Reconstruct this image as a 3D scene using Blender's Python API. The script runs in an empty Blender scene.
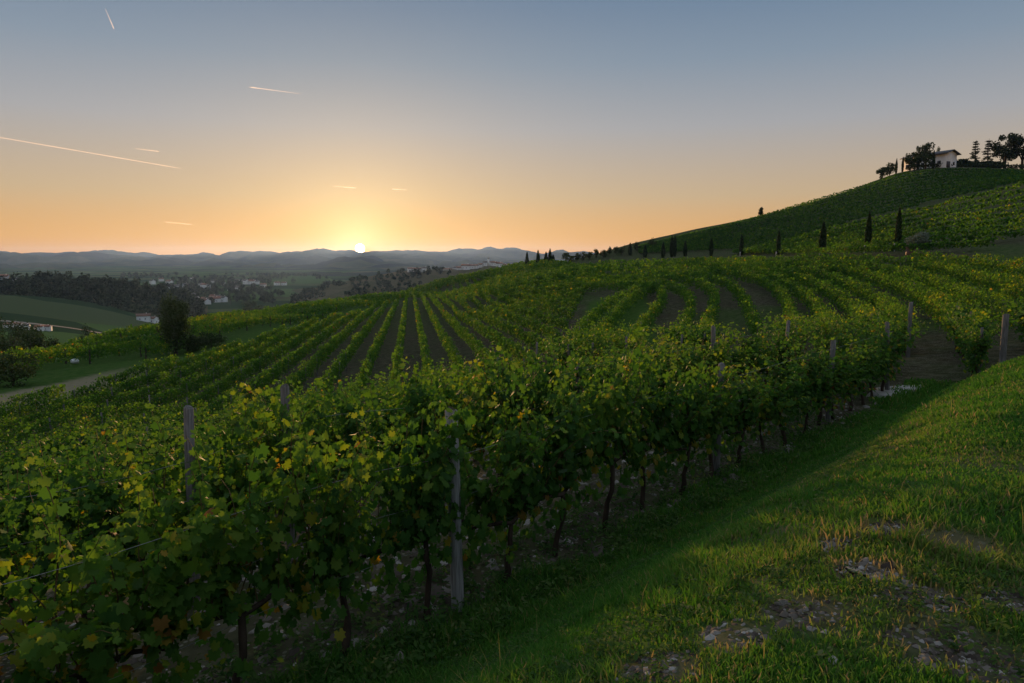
import bpy, math, random
import numpy as np
R = math.radians
rng = np.random.default_rng(7)
random.seed(7)

# ------------------------------------------------------------------ camera, sky, sun, exposure
SC = bpy.context.scene
COL = SC.collection
F = 683.0
PITCH = math.atan((341.5 - 258.0) / F)
cam_d = bpy.data.cameras.new('camera')
cam_d.sensor_width = 36.0
cam_d.lens = 36.0 * F / 1024.0
cam_d.clip_start = 0.05
cam_d.clip_end = 60000.0
cam = bpy.data.objects.new('camera', cam_d)
COL.objects.link(cam)
cam.location = (0, 0, 0)
cam.rotation_euler = (math.pi / 2 - PITCH, 0, 0)
SC.camera = cam

SUN_AZ = math.atan((360 - 512) / F / math.cos(PITCH))      # left of the camera axis
SUN_EL = R(1.25)
world = bpy.data.worlds.new('World')
SC.world = world
world.use_nodes = True
wn = world.node_tree
wn.nodes.clear()
w_out = wn.nodes.new('ShaderNodeOutputWorld')
w_bg = wn.nodes.new('ShaderNodeBackground')
w_sky = wn.nodes.new('ShaderNodeTexSky')
w_sky.sky_type = 'NISHITA'
w_sky.sun_disc = False
w_sky.sun_elevation = SUN_EL
w_sky.sun_rotation = SUN_AZ
w_sky.altitude = 200
w_sky.air_density = 1.0
w_sky.dust_density = 2.0
w_sky.ozone_density = 1.0
w_bg.inputs['Strength'].default_value = 0.15
# the Nishita sky, blended with a dusk gradient by height and by angle from the sun (the photograph is a tone-mapped exposure)
def _wn(t, **kw):
    n = wn.nodes.new(t)
    for k, v in kw.items(): setattr(n, k, v)
    return n
def _wm(op, a, b=None):
    n = _wn('ShaderNodeMath', operation=op)
    for i, v in enumerate((a, b)):
        if v is None: continue
        if isinstance(v, (int, float)): n.inputs[i].default_value = v
        else: wn.links.new(v, n.inputs[i])
    return n.outputs[0]
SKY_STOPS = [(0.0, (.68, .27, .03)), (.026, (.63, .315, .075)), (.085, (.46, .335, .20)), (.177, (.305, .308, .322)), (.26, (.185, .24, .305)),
             (.345, (.11, .175, .265)), (.5, (.22, .30, .42)), (.8, (.40, .46, .56))]  # last stops: unseen overhead sky, made brighter than dusk as added fill light
_tc = _wn('ShaderNodeTexCoord')
_nv = _wn('ShaderNodeVectorMath', operation='NORMALIZE'); wn.links.new(_tc.outputs['Generated'], _nv.inputs[0])
_sx = _wn('ShaderNodeSeparateXYZ'); wn.links.new(_nv.outputs[0], _sx.inputs[0])
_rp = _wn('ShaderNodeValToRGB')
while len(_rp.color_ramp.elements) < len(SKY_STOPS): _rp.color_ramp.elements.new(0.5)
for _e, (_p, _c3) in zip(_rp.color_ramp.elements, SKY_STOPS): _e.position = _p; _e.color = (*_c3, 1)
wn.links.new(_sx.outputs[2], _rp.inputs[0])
_dp = _wn('ShaderNodeVectorMath', operation='DOT_PRODUCT')
wn.links.new(_nv.outputs[0], _dp.inputs[0])
_dp.inputs[1].default_value = (math.sin(SUN_AZ) * math.cos(R(.7)), math.cos(SUN_AZ) * math.cos(R(.7)), math.sin(R(.7)))
_ang = _wm('ARCCOSINE', _wm('MINIMUM', _dp.outputs['Value'], 1.0))
_g1 = _wm('MULTIPLY', _wm('EXPONENT', _wm('MULTIPLY', _ang, -1 / R(2.2))), 0.5)
_g2 = _wm('MULTIPLY', _wm('EXPONENT', _wm('MULTIPLY', _ang, -1 / R(7.5))), 0.50)
_ga = _wn('ShaderNodeVectorMath', operation='SCALE'); _ga.inputs[0].default_value = (.85, .74, .50); wn.links.new(_g1, _ga.inputs['Scale'])
_gb = _wn('ShaderNodeVectorMath', operation='SCALE'); _gb.inputs[0].default_value = (.70, .46, .10); wn.links.new(_g2, _gb.inputs['Scale'])
_gc = _wn('ShaderNodeVectorMath', operation='ADD'); wn.links.new(_ga.outputs[0], _gc.inputs[0]); wn.links.new(_gb.outputs[0], _gc.inputs[1])
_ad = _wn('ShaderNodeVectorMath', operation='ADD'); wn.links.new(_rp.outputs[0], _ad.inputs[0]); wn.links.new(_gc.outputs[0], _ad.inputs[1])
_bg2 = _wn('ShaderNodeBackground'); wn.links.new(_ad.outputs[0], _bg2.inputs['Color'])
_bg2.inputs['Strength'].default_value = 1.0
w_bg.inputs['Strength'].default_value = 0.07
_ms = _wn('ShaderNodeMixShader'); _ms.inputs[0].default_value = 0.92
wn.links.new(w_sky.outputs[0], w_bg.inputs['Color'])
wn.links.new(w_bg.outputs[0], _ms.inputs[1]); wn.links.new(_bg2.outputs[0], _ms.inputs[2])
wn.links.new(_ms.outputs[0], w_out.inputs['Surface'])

sun_d = bpy.data.lights.new('sun_lamp', 'SUN')
sun_d.energy = 5.0
sun_d.angle = R(0.6)
sun_d.color = (1.0, 0.56, 0.24)
sun = bpy.data.objects.new('sun_lamp', sun_d)
COL.objects.link(sun)
_sd = (math.sin(SUN_AZ) * math.cos(SUN_EL), math.cos(SUN_AZ) * math.cos(SUN_EL), math.sin(SUN_EL))
from mathutils import Vector, Matrix
sun.rotation_euler = Vector(_sd).to_track_quat('Z', 'Y').to_euler()
sun.location = (-40, 200, 60)

SC.view_settings.view_transform = 'Standard'
SC.view_settings.look = 'None'
SC.view_settings.exposure = 0.38
SC.view_settings.gamma = 1.0
SC.view_settings.use_curve_mapping = False
SC.render.engine = 'CYCLES'
SC.cycles.use_denoising = True
SC.cycles.max_bounces = 6
SC.cycles.transparent_max_bounces = 8
SC.cycles.volume_bounces = 1

# ------------------------------------------------------------------ helpers
CP, SP = math.cos(PITCH), math.sin(PITCH)

def P(px, py, d):
    """world point on the ray through a photo pixel at forward distance d"""
    cx, cy = (px - 512) / F, (341.5 - py) / F
    X, Y, Z = cx, CP + SP * cy, -SP + CP * cy
    k = d / Y
    return np.array([X * k, d, Z * k])

def proj(x, y, z):
    yc = y * CP - z * SP
    zc = y * SP + z * CP
    return 512 + F * x / yc, 341.5 - F * zc / yc

def norm(v):
    return v / np.maximum(np.linalg.norm(v, axis=-1, keepdims=True), 1e-9)

def mk(name, V, polys, mat=None, parent=None, col=None, smooth=False):
    """one mesh object; polys = list of integer arrays (n,3) or (n,4); col = (nv,) float stored as attribute 'tint'"""
    me = bpy.data.meshes.new(name)
    V = np.asarray(V, dtype=np.float32)
    me.vertices.add(len(V))
    me.vertices.foreach_set('co', V.ravel())
    polys = [np.asarray(p, dtype=np.int32) for p in polys if len(p)]
    loops = np.concatenate([p.ravel() for p in polys])
    tot = np.concatenate([np.full(len(p), p.shape[1], np.int32) for p in polys])
    start = np.concatenate([[0], np.cumsum(tot)[:-1]]).astype(np.int32)
    me.loops.add(len(loops))
    me.loops.foreach_set('vertex_index', loops)
    me.polygons.add(len(tot))
    me.polygons.foreach_set('loop_start', start)
    if smooth:
        me.polygons.foreach_set('use_smooth', np.ones(len(tot), dtype=bool))
    if col is not None:
        for an, arr in (col.items() if isinstance(col, dict) else [('tint', col)]):
            a = me.attributes.new(an, 'FLOAT', 'POINT')
            a.data.foreach_set('value', np.asarray(arr, dtype=np.float32))
    me.update(calc_edges=True)
    o = bpy.data.objects.new(name, me)
    COL.objects.link(o)
    if mat:
        me.materials.append(mat)
    if parent:
        o.parent = parent
    return o

def tag(o, label=None, cat=None, group=None, kind=None):
    if label: o['label'] = label
    if cat: o['category'] = cat
    if group: o['group'] = group
    if kind: o['kind'] = kind
    return o

def empty(name, loc, rz=0.0, sc=1.0):
    o = bpy.data.objects.new(name, None)
    COL.objects.link(o)
    o.location = tuple(float(c) for c in loc)
    o.rotation_euler = (0, 0, rz)
    o.scale = (sc, sc, sc)
    o.empty_display_size = 0.2
    return o

def copy_tree(o, parent=None):
    c = o.copy()
    COL.objects.link(c)
    if parent: c.parent = parent
    for ch in o.children:
        copy_tree(ch, c)
    return c

class Acc:
    """collects geometry for one mesh"""
    def __init__(s): s.v = []; s.p = {}; s.c = []; s.n = 0
    def add(s, V, F_, c=0.5):
        V = np.asarray(V, float).reshape(-1, 3)
        F_ = np.asarray(F_, int)
        s.p.setdefault(F_.shape[1], []).append(F_ + s.n)
        s.v.append(V)
        s.c.append(np.full(len(V), c) if np.isscalar(c) else np.asarray(c))
        s.n += len(V)
    def tube(s, pts, rad, sides=6, c=0.5, cap=True):
        pts = np.asarray(pts, float); k = len(pts)
        rad = np.full(k, rad) if np.isscalar(rad) else np.asarray(rad)
        d = norm(np.gradient(pts, axis=0))
        a = np.where(np.abs(d[:, 2:3]) > 0.9, [[1., 0, 0]], [[0, 0, 1.]])
        u = norm(np.cross(d, a)); w = np.cross(d, u)
        th = np.linspace(0, 2 * np.pi, sides, endpoint=False)
        ring = pts[:, None] + rad[:, None, None] * (np.cos(th)[None, :, None] * u[:, None] + np.sin(th)[None, :, None] * w[:, None])
        idx = np.arange(k * sides).reshape(k, sides)
        q = np.stack([idx[:-1], np.roll(idx, -1, 1)[:-1], np.roll(idx, -1, 1)[1:], idx[1:]], -1).reshape(-1, 4)
        s.add(ring.reshape(-1, 3), q, c)
        if cap:
            for e, rev in ((0, True), (k - 1, False)):
                cidx = np.arange(sides)
                VV = np.vstack([ring[e], pts[e]])
                T = np.stack([cidx, np.roll(cidx, -1), np.full(sides, sides)], -1)
                s.add(VV, T[:, ::-1] if rev else T, c)
    def box(s, lo, hi, c=0.5, M=None):
        lo, hi = np.asarray(lo, float), np.asarray(hi, float)
        V = np.array([[x, y, z] for x in (0, 1) for y in (0, 1) for z in (0, 1)], float)
        V = lo + V * (hi - lo)
        if M is not None: V = V @ M.T
        s.add(V, [[0, 1, 3, 2], [4, 6, 7, 5], [0, 4, 5, 1], [2, 3, 7, 6], [0, 2, 6, 4], [1, 5, 7, 3]], c)
    def build(s, name, mat=None, parent=None, smooth=False):
        return mk(name, np.vstack(s.v), [np.vstack(x) for x in s.p.values()], mat, parent, np.concatenate(s.c), smooth)

def smoothstep(a, b, x):
    t = np.clip((x - a) / (b - a), 0, 1)
    return t * t * (3 - 2 * t)

# value noise on numpy arrays
_perm = rng.random((256, 256))
def vnoise(x, y):
    xi, yi = np.floor(x).astype(int), np.floor(y).astype(int)
    fx, fy = x - xi, y - yi
    fx, fy = fx * fx * (3 - 2 * fx), fy * fy * (3 - 2 * fy)
    g = lambda a, b: _perm[a & 255, b & 255]
    return (g(xi, yi) * (1 - fx) + g(xi + 1, yi) * fx) * (1 - fy) + (g(xi, yi + 1) * (1 - fx) + g(xi + 1, yi + 1) * fx) * fy
def fbm(x, y, o=4):
    s, a, t = 0, 0.5, 0
    for i in range(o):
        s = s + a * vnoise(x * 2 ** i + 17 * i, y * 2 ** i + 31 * i); t += a; a *= 0.5
    return s / t

# ------------------------------------------------------------------ materials
def new_mat(name):
    m = bpy.data.materials.new(name)
    m.use_nodes = True
    nt = m.node_tree
    nt.nodes.clear()
    return m, nt, nt.nodes.new('ShaderNodeOutputMaterial')

def N(nt, typ, **kw):
    n = nt.nodes.new(typ)
    for k, v in kw.items():
        if k.startswith('i_'):
            key = k[2:]
            n.inputs[int(key) if key.isdigit() else key].default_value = v
        else:
            setattr(n, k, v)
    return n

def ramp(nt, stops, fac=None, interp='LINEAR'):
    r = nt.nodes.new('ShaderNodeValToRGB')
    cr = r.color_ramp
    cr.interpolation = interp
    while len(cr.elements) < len(stops): cr.elements.new(0.5)
    for e, (p, c) in zip(cr.elements, stops):
        e.position = p; e.color = (*c, 1.0)
    if fac is not None: nt.links.new(fac, r.inputs[0])
    return r

def leaf_mat(name, stops, transl=0.45, rough=0.5, objvar=0.12, spec=0.3):
    m, nt, out = new_mat(name)
    at = N(nt, 'ShaderNodeAttribute', attribute_name='tint')
    oi = N(nt, 'ShaderNodeObjectInfo')
    ad = N(nt, 'ShaderNodeMath', operation='MULTIPLY_ADD', i_1=objvar, i_2=-objvar / 2)
    nt.links.new(oi.outputs['Random'], ad.inputs[0])
    s = N(nt, 'ShaderNodeMath', operation='ADD', use_clamp=True)
    nt.links.new(at.outputs['Fac'], s.inputs[0]); nt.links.new(ad.outputs[0], s.inputs[1])
    r = ramp(nt, stops, s.outputs[0])
    geo = N(nt, 'ShaderNodeNewGeometry')
    back = N(nt, 'ShaderNodeMixRGB', blend_type='MIX')       # a leaf is paler on its underside
    pale = N(nt, 'ShaderNodeMixRGB', blend_type='MIX', i_Fac=0.35)
    pale.inputs[2].default_value = (0.11, 0.14, 0.085, 1)
    nt.links.new(r.outputs[0], pale.inputs[1])
    nt.links.new(geo.outputs['Backfacing'], back.inputs[0])
    nt.links.new(r.outputs[0], back.inputs[1]); nt.links.new(pale.outputs[0], back.inputs[2])
    b = N(nt, 'ShaderNodeBsdfPrincipled', i_Roughness=rough)
    b.inputs['Specular IOR Level'].default_value = spec
    nt.links.new(back.outputs[0], b.inputs['Base Color'])
    t = N(nt, 'ShaderNodeBsdfTranslucent')
    hs = N(nt, 'ShaderNodeHueSaturation', i_Hue=0.497, i_Saturation=1.1, i_Value=1.9)
    nt.links.new(r.outputs[0], hs.inputs['Color'])
    nt.links.new(hs.outputs[0], t.inputs['Color'])
    mx = N(nt, 'ShaderNodeMixShader', i_0=transl)
    nt.links.new(b.outputs[0], mx.inputs[1]); nt.links.new(t.outputs[0], mx.inputs[2])
    nt.links.new(mx.outputs[0], out.inputs[0])
    return m

def simple_mat(name, c1, c2=None, scale=8.0, rough=0.8, bump=0.0, stretch=(1, 1, 1), detail=6):
    m, nt, out = new_mat(name)
    b = N(nt, 'ShaderNodeBsdfPrincipled', i_Roughness=rough)
    b.inputs['Specular IOR Level'].default_value = 0.06
    nt.links.new(b.outputs[0], out.inputs[0])
    if c2 is None:
        c2 = tuple(x * 0.7 for x in c1)
    tc = N(nt, 'ShaderNodeTexCoord')
    mp = N(nt, 'ShaderNodeMapping')
    mp.inputs['Scale'].default_value = stretch
    nt.links.new(tc.outputs['Object'], mp.inputs[0])
    nz = N(nt, 'ShaderNodeTexNoise', i_Scale=scale, i_Detail=detail)
    nt.links.new(mp.outputs[0], nz.inputs['Vector'])
    r = ramp(nt, [(0.3, c1), (0.72, c2)], nz.outputs[0])
    nt.links.new(r.outputs[0], b.inputs['Base Color'])
    if bump:
        bp = N(nt, 'ShaderNodeBump', i_Strength=bump, i_Distance=0.02)
        nt.links.new(nz.outputs[0], bp.inputs['Height'])
        nt.links.new(bp.outputs[0], b.inputs['Normal'])
    return m

VINE_STOPS = [(0.0, (0.016, 0.048, 0.012)), (0.35, (0.036, 0.092, 0.015)), (0.65, (0.078, 0.145, 0.019)),
              (0.82, (0.15, 0.185, 0.022)), (0.92, (0.24, 0.19, 0.024)), (1.0, (0.18, 0.085, 0.024))]
M = {}
M['vine_leaf'] = leaf_mat('vine_leaf', VINE_STOPS, transl=.45, spec=.10, rough=.65)
M['vine_far'] = leaf_mat('vine_far', VINE_STOPS, transl=0.55, objvar=0, spec=0.06, rough=.8)
M['grass'] = leaf_mat('grass_blade', [(0.0, (0.024, 0.078, 0.012)), (0.45, (0.052, 0.142, 0.018)), (0.75, (0.11, 0.160, 0.03)),
                                      (0.9, (0.20, 0.165, 0.06)), (1.0, (0.22, 0.17, 0.08))], transl=0.35, objvar=0, spec=.1, rough=.7)
M['weed'] = leaf_mat('weed_leaf', [(0.0, (0.02, 0.055, 0.014)), (0.6, (0.05, 0.095, 0.02)), (1.0, (0.11, 0.13, 0.05))], transl=0.3, objvar=0, spec=.06, rough=.8)
M['cypress'] = leaf_mat('cypress_foliage', [(0.0, (0.010, 0.020, 0.010)), (1.0, (0.03, 0.048, 0.018))], transl=0.1, objvar=0, spec=.03, rough=.9)
M['tree'] = leaf_mat('tree_foliage', [(0.0, (0.018, 0.032, 0.012)), (0.6, (0.04, 0.062, 0.018)), (1.0, (0.075, 0.085, 0.025))], transl=0.12, objvar=0.2, spec=.03, rough=.9)
M['olive'] = leaf_mat('olive_foliage', [(0.0, (0.085, 0.115, 0.085)), (1.0, (0.17, 0.205, 0.155))], transl=0.1, objvar=0, spec=.03, rough=.9)
M['bark'] = simple_mat('vine_bark', (0.075, 0.052, 0.036), (0.025, 0.018, 0.013), 14, 0.95, 0.8, (1, 1, 0.25))
M['cane'] = simple_mat('vine_cane', (0.13, 0.075, 0.035), (0.07, 0.06, 0.025), 10, 0.7)
M['wood'] = simple_mat('weathered_wood', (0.20, 0.185, 0.165), (0.07, 0.062, 0.055), 9, 0.9, 0.6, (6, 6, 0.5))
M['pale_wood'] = simple_mat('pale_weathered_wood', (0.34, 0.325, 0.30), (0.13, 0.12, 0.105), 9, 0.9, 0.8, (7, 7, 0.4))
M['wire'] = simple_mat('steel_wire', (0.25, 0.25, 0.25), (0.18, 0.16, 0.14), 5, 0.45)
M['stone'] = simple_mat('limestone', (0.24, 0.22, 0.19), (0.13, 0.115, 0.095), 7, 0.9, 0.5)
M['concrete'] = simple_mat('pale_concrete', (0.40, 0.38, 0.34), (0.27, 0.25, 0.22), 2.5, 0.9, 0.4)
M['white_wall'] = simple_mat('white_render', (0.78, 0.77, 0.74), (0.66, 0.65, 0.62), 1.2, 0.85)
M['tile_roof'] = simple_mat('roof_tiles', (0.20, 0.105, 0.07), (0.12, 0.065, 0.045), 3, 0.5)
M['dark_roof'] = simple_mat('grey_roof', (0.09, 0.085, 0.085), (0.06, 0.055, 0.055), 2, 0.5)
M['glass'] = simple_mat('window_glass', (0.03, 0.035, 0.04), (0.02, 0.022, 0.025), 1, 0.08)
M['terracotta'] = simple_mat('terracotta', (0.17, 0.11, 0.085), (0.13, 0.085, 0.065), 4, 0.5)
M['white_plastic'] = simple_mat('white_wrap', (0.75, 0.75, 0.73), (0.55, 0.55, 0.53), 3, 0.5)
M['trunk'] = simple_mat('tree_bark', (0.07, 0.055, 0.045), (0.035, 0.028, 0.022), 6, 0.95, 0.6, (1, 1, 0.3))
M['soil_clod'] = simple_mat('stony_soil', (0.16, 0.13, 0.10), (0.075, 0.058, 0.043), 9, 0.95, 0.6)

# ------------------------------------------------------------------ terrain height
A0 = np.array([-0.52, 6.85])                       # the post of the first vine row
U = norm(np.array([9.87 + 0.52, 18.0 - 6.85]))     # along the row, away from the camera
NB = np.array([U[1], -U[0]])                       # towards the camera / bank side
Z1 = -3.65

def st(x, y):
    dx, dy = x - A0[0], y - A0[1]
    return dx * NB[0] + dy * NB[1], dx * U[0] + dy * U[1]

CTRL = []
def cz(px, d, z):                                   # control by column, distance, height
    p = P(px, 258, d); CTRL.append((p[0], d, z))
def ci(px, py, d, drop=0.0):                        # control by pixel and distance
    p = P(px, py, d); CTRL.append((p[0], d, p[2] - drop))
def cw(x, y, z): CTRL.append((x, y, z))

# around the camera (the bank is added on top)
for r_ in (0.2, 1.0, 2.4, 4.5):
    for a_ in (-105, -70, -35, 0, 35, 70, 105): cw(r_ * math.sin(R(a_)), r_ * math.cos(R(a_)), Z1)
for x, y in ((4, 6), (8, 3), (14, 9), (-6, 1.5), (12, -2), (-12, -2), (30, 0)): cw(x, y, Z1)
cw(-30, 0, -6.5); cw(-20, 8, -6.0)
for t in (-5, 0, 6, 12, 17):
    for s in (0, -2.5):
        q = A0 + U * t + NB * s; cw(q[0], q[1], Z1)
for t, z in ((-4, -4.9), (2, -4.7), (8, -4.5), (16, -4.2)):
    q = A0 + U * t + NB * -6.5; cw(q[0], q[1], z)
for t, z in ((-6, -7.4), (0, -6.6), (6, -6.0), (14, -5.4), (20, -5.0)):
    q = A0 + U * t + NB * -13; cw(q[0], q[1], z)
# the block of straight rows: a gently falling plane
def plane(x, y): return -7.9 + 0.04 * x - 0.015 * y
for y in (38, 55, 80, 115, 160, 215):
    for x in (-29, -18, -6):
        if y > 150 and x > -10: continue
        cw(x, y, plane(x, y))
cw(2, 40, -7.5); cw(3, 52, -7.6); cw(-40, 36, -8.9); cw(-34, 24, -8.8)
# right block with curved rows
for a in ((655, 50, -6.5), (690, 50, -6.3), (780, 46, -6.0), (850, 36, -4.6), (908, 27, -3.9), (985, 20, -3.5),
          (740, 66, -4.9), (700, 92, -3.5), (600, 92, -5.2), (640, 70, -5.8), (560, 132, -4.2), (520, 152, -6.0), (470, 175, -8.8),
          (820, 66, -3.6), (900, 50, -3.2), (1000, 34, -3.0), (1100, 30, -2.8), (800, 88, -2.0)): cz(*a)
# road with cypresses
for a in ((897, 249, 86), (868, 251, 94), (822, 254, 122), (778, 255, 152), (741, 256, 180), (711, 256.5, 205), (672, 257, 230), (640, 258.5, 250),
          (590, 259, 262), (550, 264, 215), (1000, 243, 74), (1100, 240, 66)): ci(*a)
# nearer hill shoulder with rows, dip and higher hill behind
for a in ((760, 249, 175), (840, 226, 172), (935, 205, 165), (1024, 183, 160), (1120, 160, 155),
          (900, 232, 120), (980, 215, 118), (1050, 205, 110)): ci(*a)
for a in ((700, 248.5, 250), (780, 232, 235), (880, 207, 215), (980, 186, 205), (1080, 166, 200),):
    ci(*a, drop=2.0)
for a in ((640, 245, 268), (700, 231, 275), (750, 218.5, 282), (800, 205, 288), (860, 187, 292), (890, 175.5, 295), (925, 169.5, 298), (965, 168.5, 300), (1024, 170.5, 300), (1120, 170, 300),
          (600, 253.5, 275), (925, 175.5, 262), (960, 174, 262), (1000, 175, 262), (1024, 176, 262), (1120, 176, 262), (925, 169.5, 280), (960, 168.3, 280), (1000, 169.5, 280), (1030, 170.5, 280), (1120, 170, 280)): ci(*a)
for px in (860, 950, 1040, 1130): cz(px, 318, P(px, {860: 190, 950: 171, 1040: 172, 1130: 172}[px], 300)[2] - 1.0)
for px in (640, 750, 860, 950, 1040, 1130): cz(px, 350, P(px, {640: 247, 750: 220, 860: 190, 950: 169, 1040: 168, 1130: 168}[px], 300)[2] - 6)
for px in (600, 700, 800, 900, 1000, 1150): cz(px, 700, -20)
# lower terraces to the left and the drop into the valley
cw(-41, 60, -11.0); cw(-41, 84, -11.9); cw(-39, 130, -12.4); cw(-36, 180, -13.0); cw(-28, 235, -13.2)
for x, y, z in ((-54, 70, -11.4), (-51, 95, -11.2), (-50, 112, -11.2), (-47, 150, -11.6), (-43, 200, -12.2), (-58, 95, -12.2), (-57, 130, -12.4), (-52, 180, -13.0)): cw(x, y, z)
cw(-50, 42, -10.8); cw(-70, 90, -16.5); cw(-72, 130, -18); cw(-68, 190, -19); cw(-66, 50, -14)
cz(410, 255, -12.6); cz(450, 240, -9.0); cz(500, 215, -5.5)
cz(410, 330, -24); cz(470, 330, -14); cz(545, 330, -8); cz(545, 500, -30); cz(470, 500, -40); cz(410, 500, -46)
cz(300, 300, -36); cz(300, 450, -56); cz(200, 200, -32); cz(200, 400, -56)
cz(0, 150, -25); cz(100, 160, -28); cz(60, 380, -39); cz(0, 300, -33); cz(-200, 200, -30); cz(-200, 90, -16)
cz(0, 620, -33); cz(60, 640, -38); cz(110, 600, -46); cz(160, 620, -58); cz(-150, 600, -30)
for px in (-300, -100, 50, 200, 350, 500, 650, 900, 1200):
    for d in (1000, 1800, 4000, 9000): cz(px, d, -60)
CT = np.array(CTRL)

def _uv(x, y):
    r = np.hypot(x, y)
    return np.stack([np.arctan2(x, y) * 1.6, np.log(r + 2.0)], -1)
_c = _uv(CT[:, 0], CT[:, 1])
_scale = 1.0
def _phi(a, b):
    d2 = ((a[:, None] - b[None]) ** 2).sum(-1)
    return np.sqrt(d2 + 0.07 ** 2)
_G = _phi(_c, _c)
_Pm = np.column_stack([np.ones(len(_c)), _c])
_Am = np.block([[_G - 2e-3 * np.eye(len(_c)), _Pm], [_Pm.T, np.zeros((3, 3))]])
_W = np.linalg.solve(_Am, np.concatenate([CT[:, 2], np.zeros(3)]))

def base_z(x, y):
    x, y = np.atleast_1d(np.asarray(x, float)), np.atleast_1d(np.asarray(y, float))
    sh = x.shape
    u = _uv(x.ravel(), y.ravel())
    out = np.empty(len(u))
    for i in range(0, len(u), 20000):
        c = u[i:i + 20000]
        out[i:i + 20000] = _phi(c, _c) @ _W[:-3] + np.column_stack([np.ones(len(c)), c]) @ _W[-3:]
    r = np.hypot(x.ravel(), y.ravel())
    out = np.where(r > 900, np.maximum(out, -60) * (1 - smoothstep(900, 1400, r)) + -60 * smoothstep(900, 1400, r), out)
    return out.reshape(sh)

def bank(x, y):
    s, t = st(x, y)
    s = s + 0.35 * (fbm(x * 0.35, y * 0.35, 2) - 0.5)
    prof = 2.12 * smoothstep(0.35, 4.3, s) ** 0.9 + 0.07 * np.maximum(s - 3.6, 0)
    amp = 1 - smoothstep(9.3, 13.6, t - 0.10 * s)
    return prof * amp + 0.10 * (fbm(x * 0.8, y * 0.8, 3) - 0.5) * smoothstep(0.3, 1.5, s)

def gz(x, y):
    return base_z(x, y) + np.where(np.hypot(x, y) < 60, bank(np.atleast_1d(np.asarray(x, float)), np.atleast_1d(np.asarray(y, float))), 0)
def gz1(x, y): return float(gz(np.array([x]), np.array([y]))[0])

# table for fast ray hits
def hit(px, py, h=0.0, dmin=3.0, dmax=2500.0):
    ds = np.exp(np.linspace(math.log(dmin), math.log(dmax), 700))
    p = P(px, py, 1.0)
    x, y, z = p[0] * ds, ds, p[2] * ds
    g = gz(x, y) + h - z
    k = np.nonzero(g > 0)[0]
    if len(k) == 0 or k[0] == 0: return None
    k = k[0]
    f = g[k - 1] / (g[k - 1] - g[k])
    d = ds[k - 1] + (ds[k] - ds[k - 1]) * f
    return np.array([p[0] * d, d])

# ------------------------------------------------------------------ the ground
BARE = []                                           # bare stony spots on the bank: x, y, radius
def _bare(px, py, r):
    q = hit(px, py, 0, 1.2)
    if q is not None: BARE.append((q[0], q[1], r))
for a in ((950, 645, 0.24), (1010, 602, 0.2), (800, 612, 0.22), (868, 572, 0.17), (735, 636, 0.2), (655, 668, 0.2), (960, 545, 0.2), (1000, 668, 0.22),
          (890, 530, 0.16), (480, 672, 0.2), (925, 600, 0.2), (830, 545, .12)): _bare(*a)
BARE = np.array(BARE)

def bare_at(x, y):
    b = np.zeros_like(x)
    for bx, by, r in BARE:
        b = np.maximum(b, 1 - smoothstep(0.45, 1.25, np.hypot(x - bx, y - by) / r / (0.6 + 0.8 * fbm(x * 3, y * 3, 3))))
    return b

PALE = [hit(895, 394, 0), hit(1000, 395, 0)]

def cover_at(x, y):
    """0 stony soil .. 1 green grass"""
    s, t = st(x, y)
    n = fbm(x * 0.9, y * 0.9, 4)
    r = np.hypot(x, y)
    c = 0.05 + 0.35 * n                                                        # vineyard floor
    onbank = smoothstep(0.1, 0.9, s + 0.5 * (n - 0.5)) * (1 - smoothstep(17.5, 19.5, t + 1.5 * (n - .5)))
    onbank = onbank * (1 - .75 * smoothstep(11.5, 13.0, t + .8 * (n - .5) - .1 * s) * smoothstep(1.0, 2.2, s))
    strip = smoothstep(-0.2, 0.25, s + 0.9 * (n - 0.5)) * (1 - smoothstep(17.5, 19.5, t))
    c = np.maximum(c, np.maximum(0.97 * onbank, 0.75 * strip))
    c = np.where(r < 30, c * (1 - 0.62 * bare_at(x, y)), c)
    c = c + .38 * smoothstep(6, 12, x) * smoothstep(26, 34, y) * (1 - smoothstep(95, 120, y)) * smoothstep(.42, .56, fbm(x * .22 + 3, y * .05, 2))
    far = smoothstep(45, 120, r)
    c = np.maximum(c, far * (0.22 + 0.38 * n))
    c = np.maximum(c, 0.9 * smoothstep(-30.5, -32.5, x) * smoothstep(8, 16, y))           # beyond the left edge: meadow
    c = np.maximum(c, 0.95 * (1 - smoothstep(3.0, 4.6, np.abs(x - 8.2 - (y - 55) * 0.16))) * smoothstep(44, 48, y) * (1 - smoothstep(86, 95, y)))   # green headland
    return c

TH = np.concatenate([np.linspace(-105, -48, 40, endpoint=False), np.linspace(-48, 48, 420), np.linspace(48, 105, 41)[1:]])
TH = np.radians(TH)
LR = np.exp(np.concatenate([np.linspace(math.log(0.25), math.log(1.4), 14, endpoint=False), np.linspace(math.log(1.4), math.log(30), 170, endpoint=False),
                            np.linspace(math.log(30), math.log(600), 150, endpoint=False), np.linspace(math.log(600), math.log(9800), 40)]))
gr, gt = np.meshgrid(LR, TH, indexing='ij')
gx, gy = gr * np.sin(gt), gr * np.cos(gt)
gzz = gz(gx, gy)
rough = smoothstep(1.0, 4, gr) * (1 - smoothstep(25, 60, gr))
gzz = gzz + rough * 0.05 * (fbm(gx * 4, gy * 4, 3) - 0.5)
nr, nth = gr.shape
idx = np.arange(nr * nth).reshape(nr, nth)
quads = np.stack([idx[:-1, :-1], idx[:-1, 1:], idx[1:, 1:], idx[1:, :-1]], -1).reshape(-1, 4)[:, ::-1]

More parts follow.
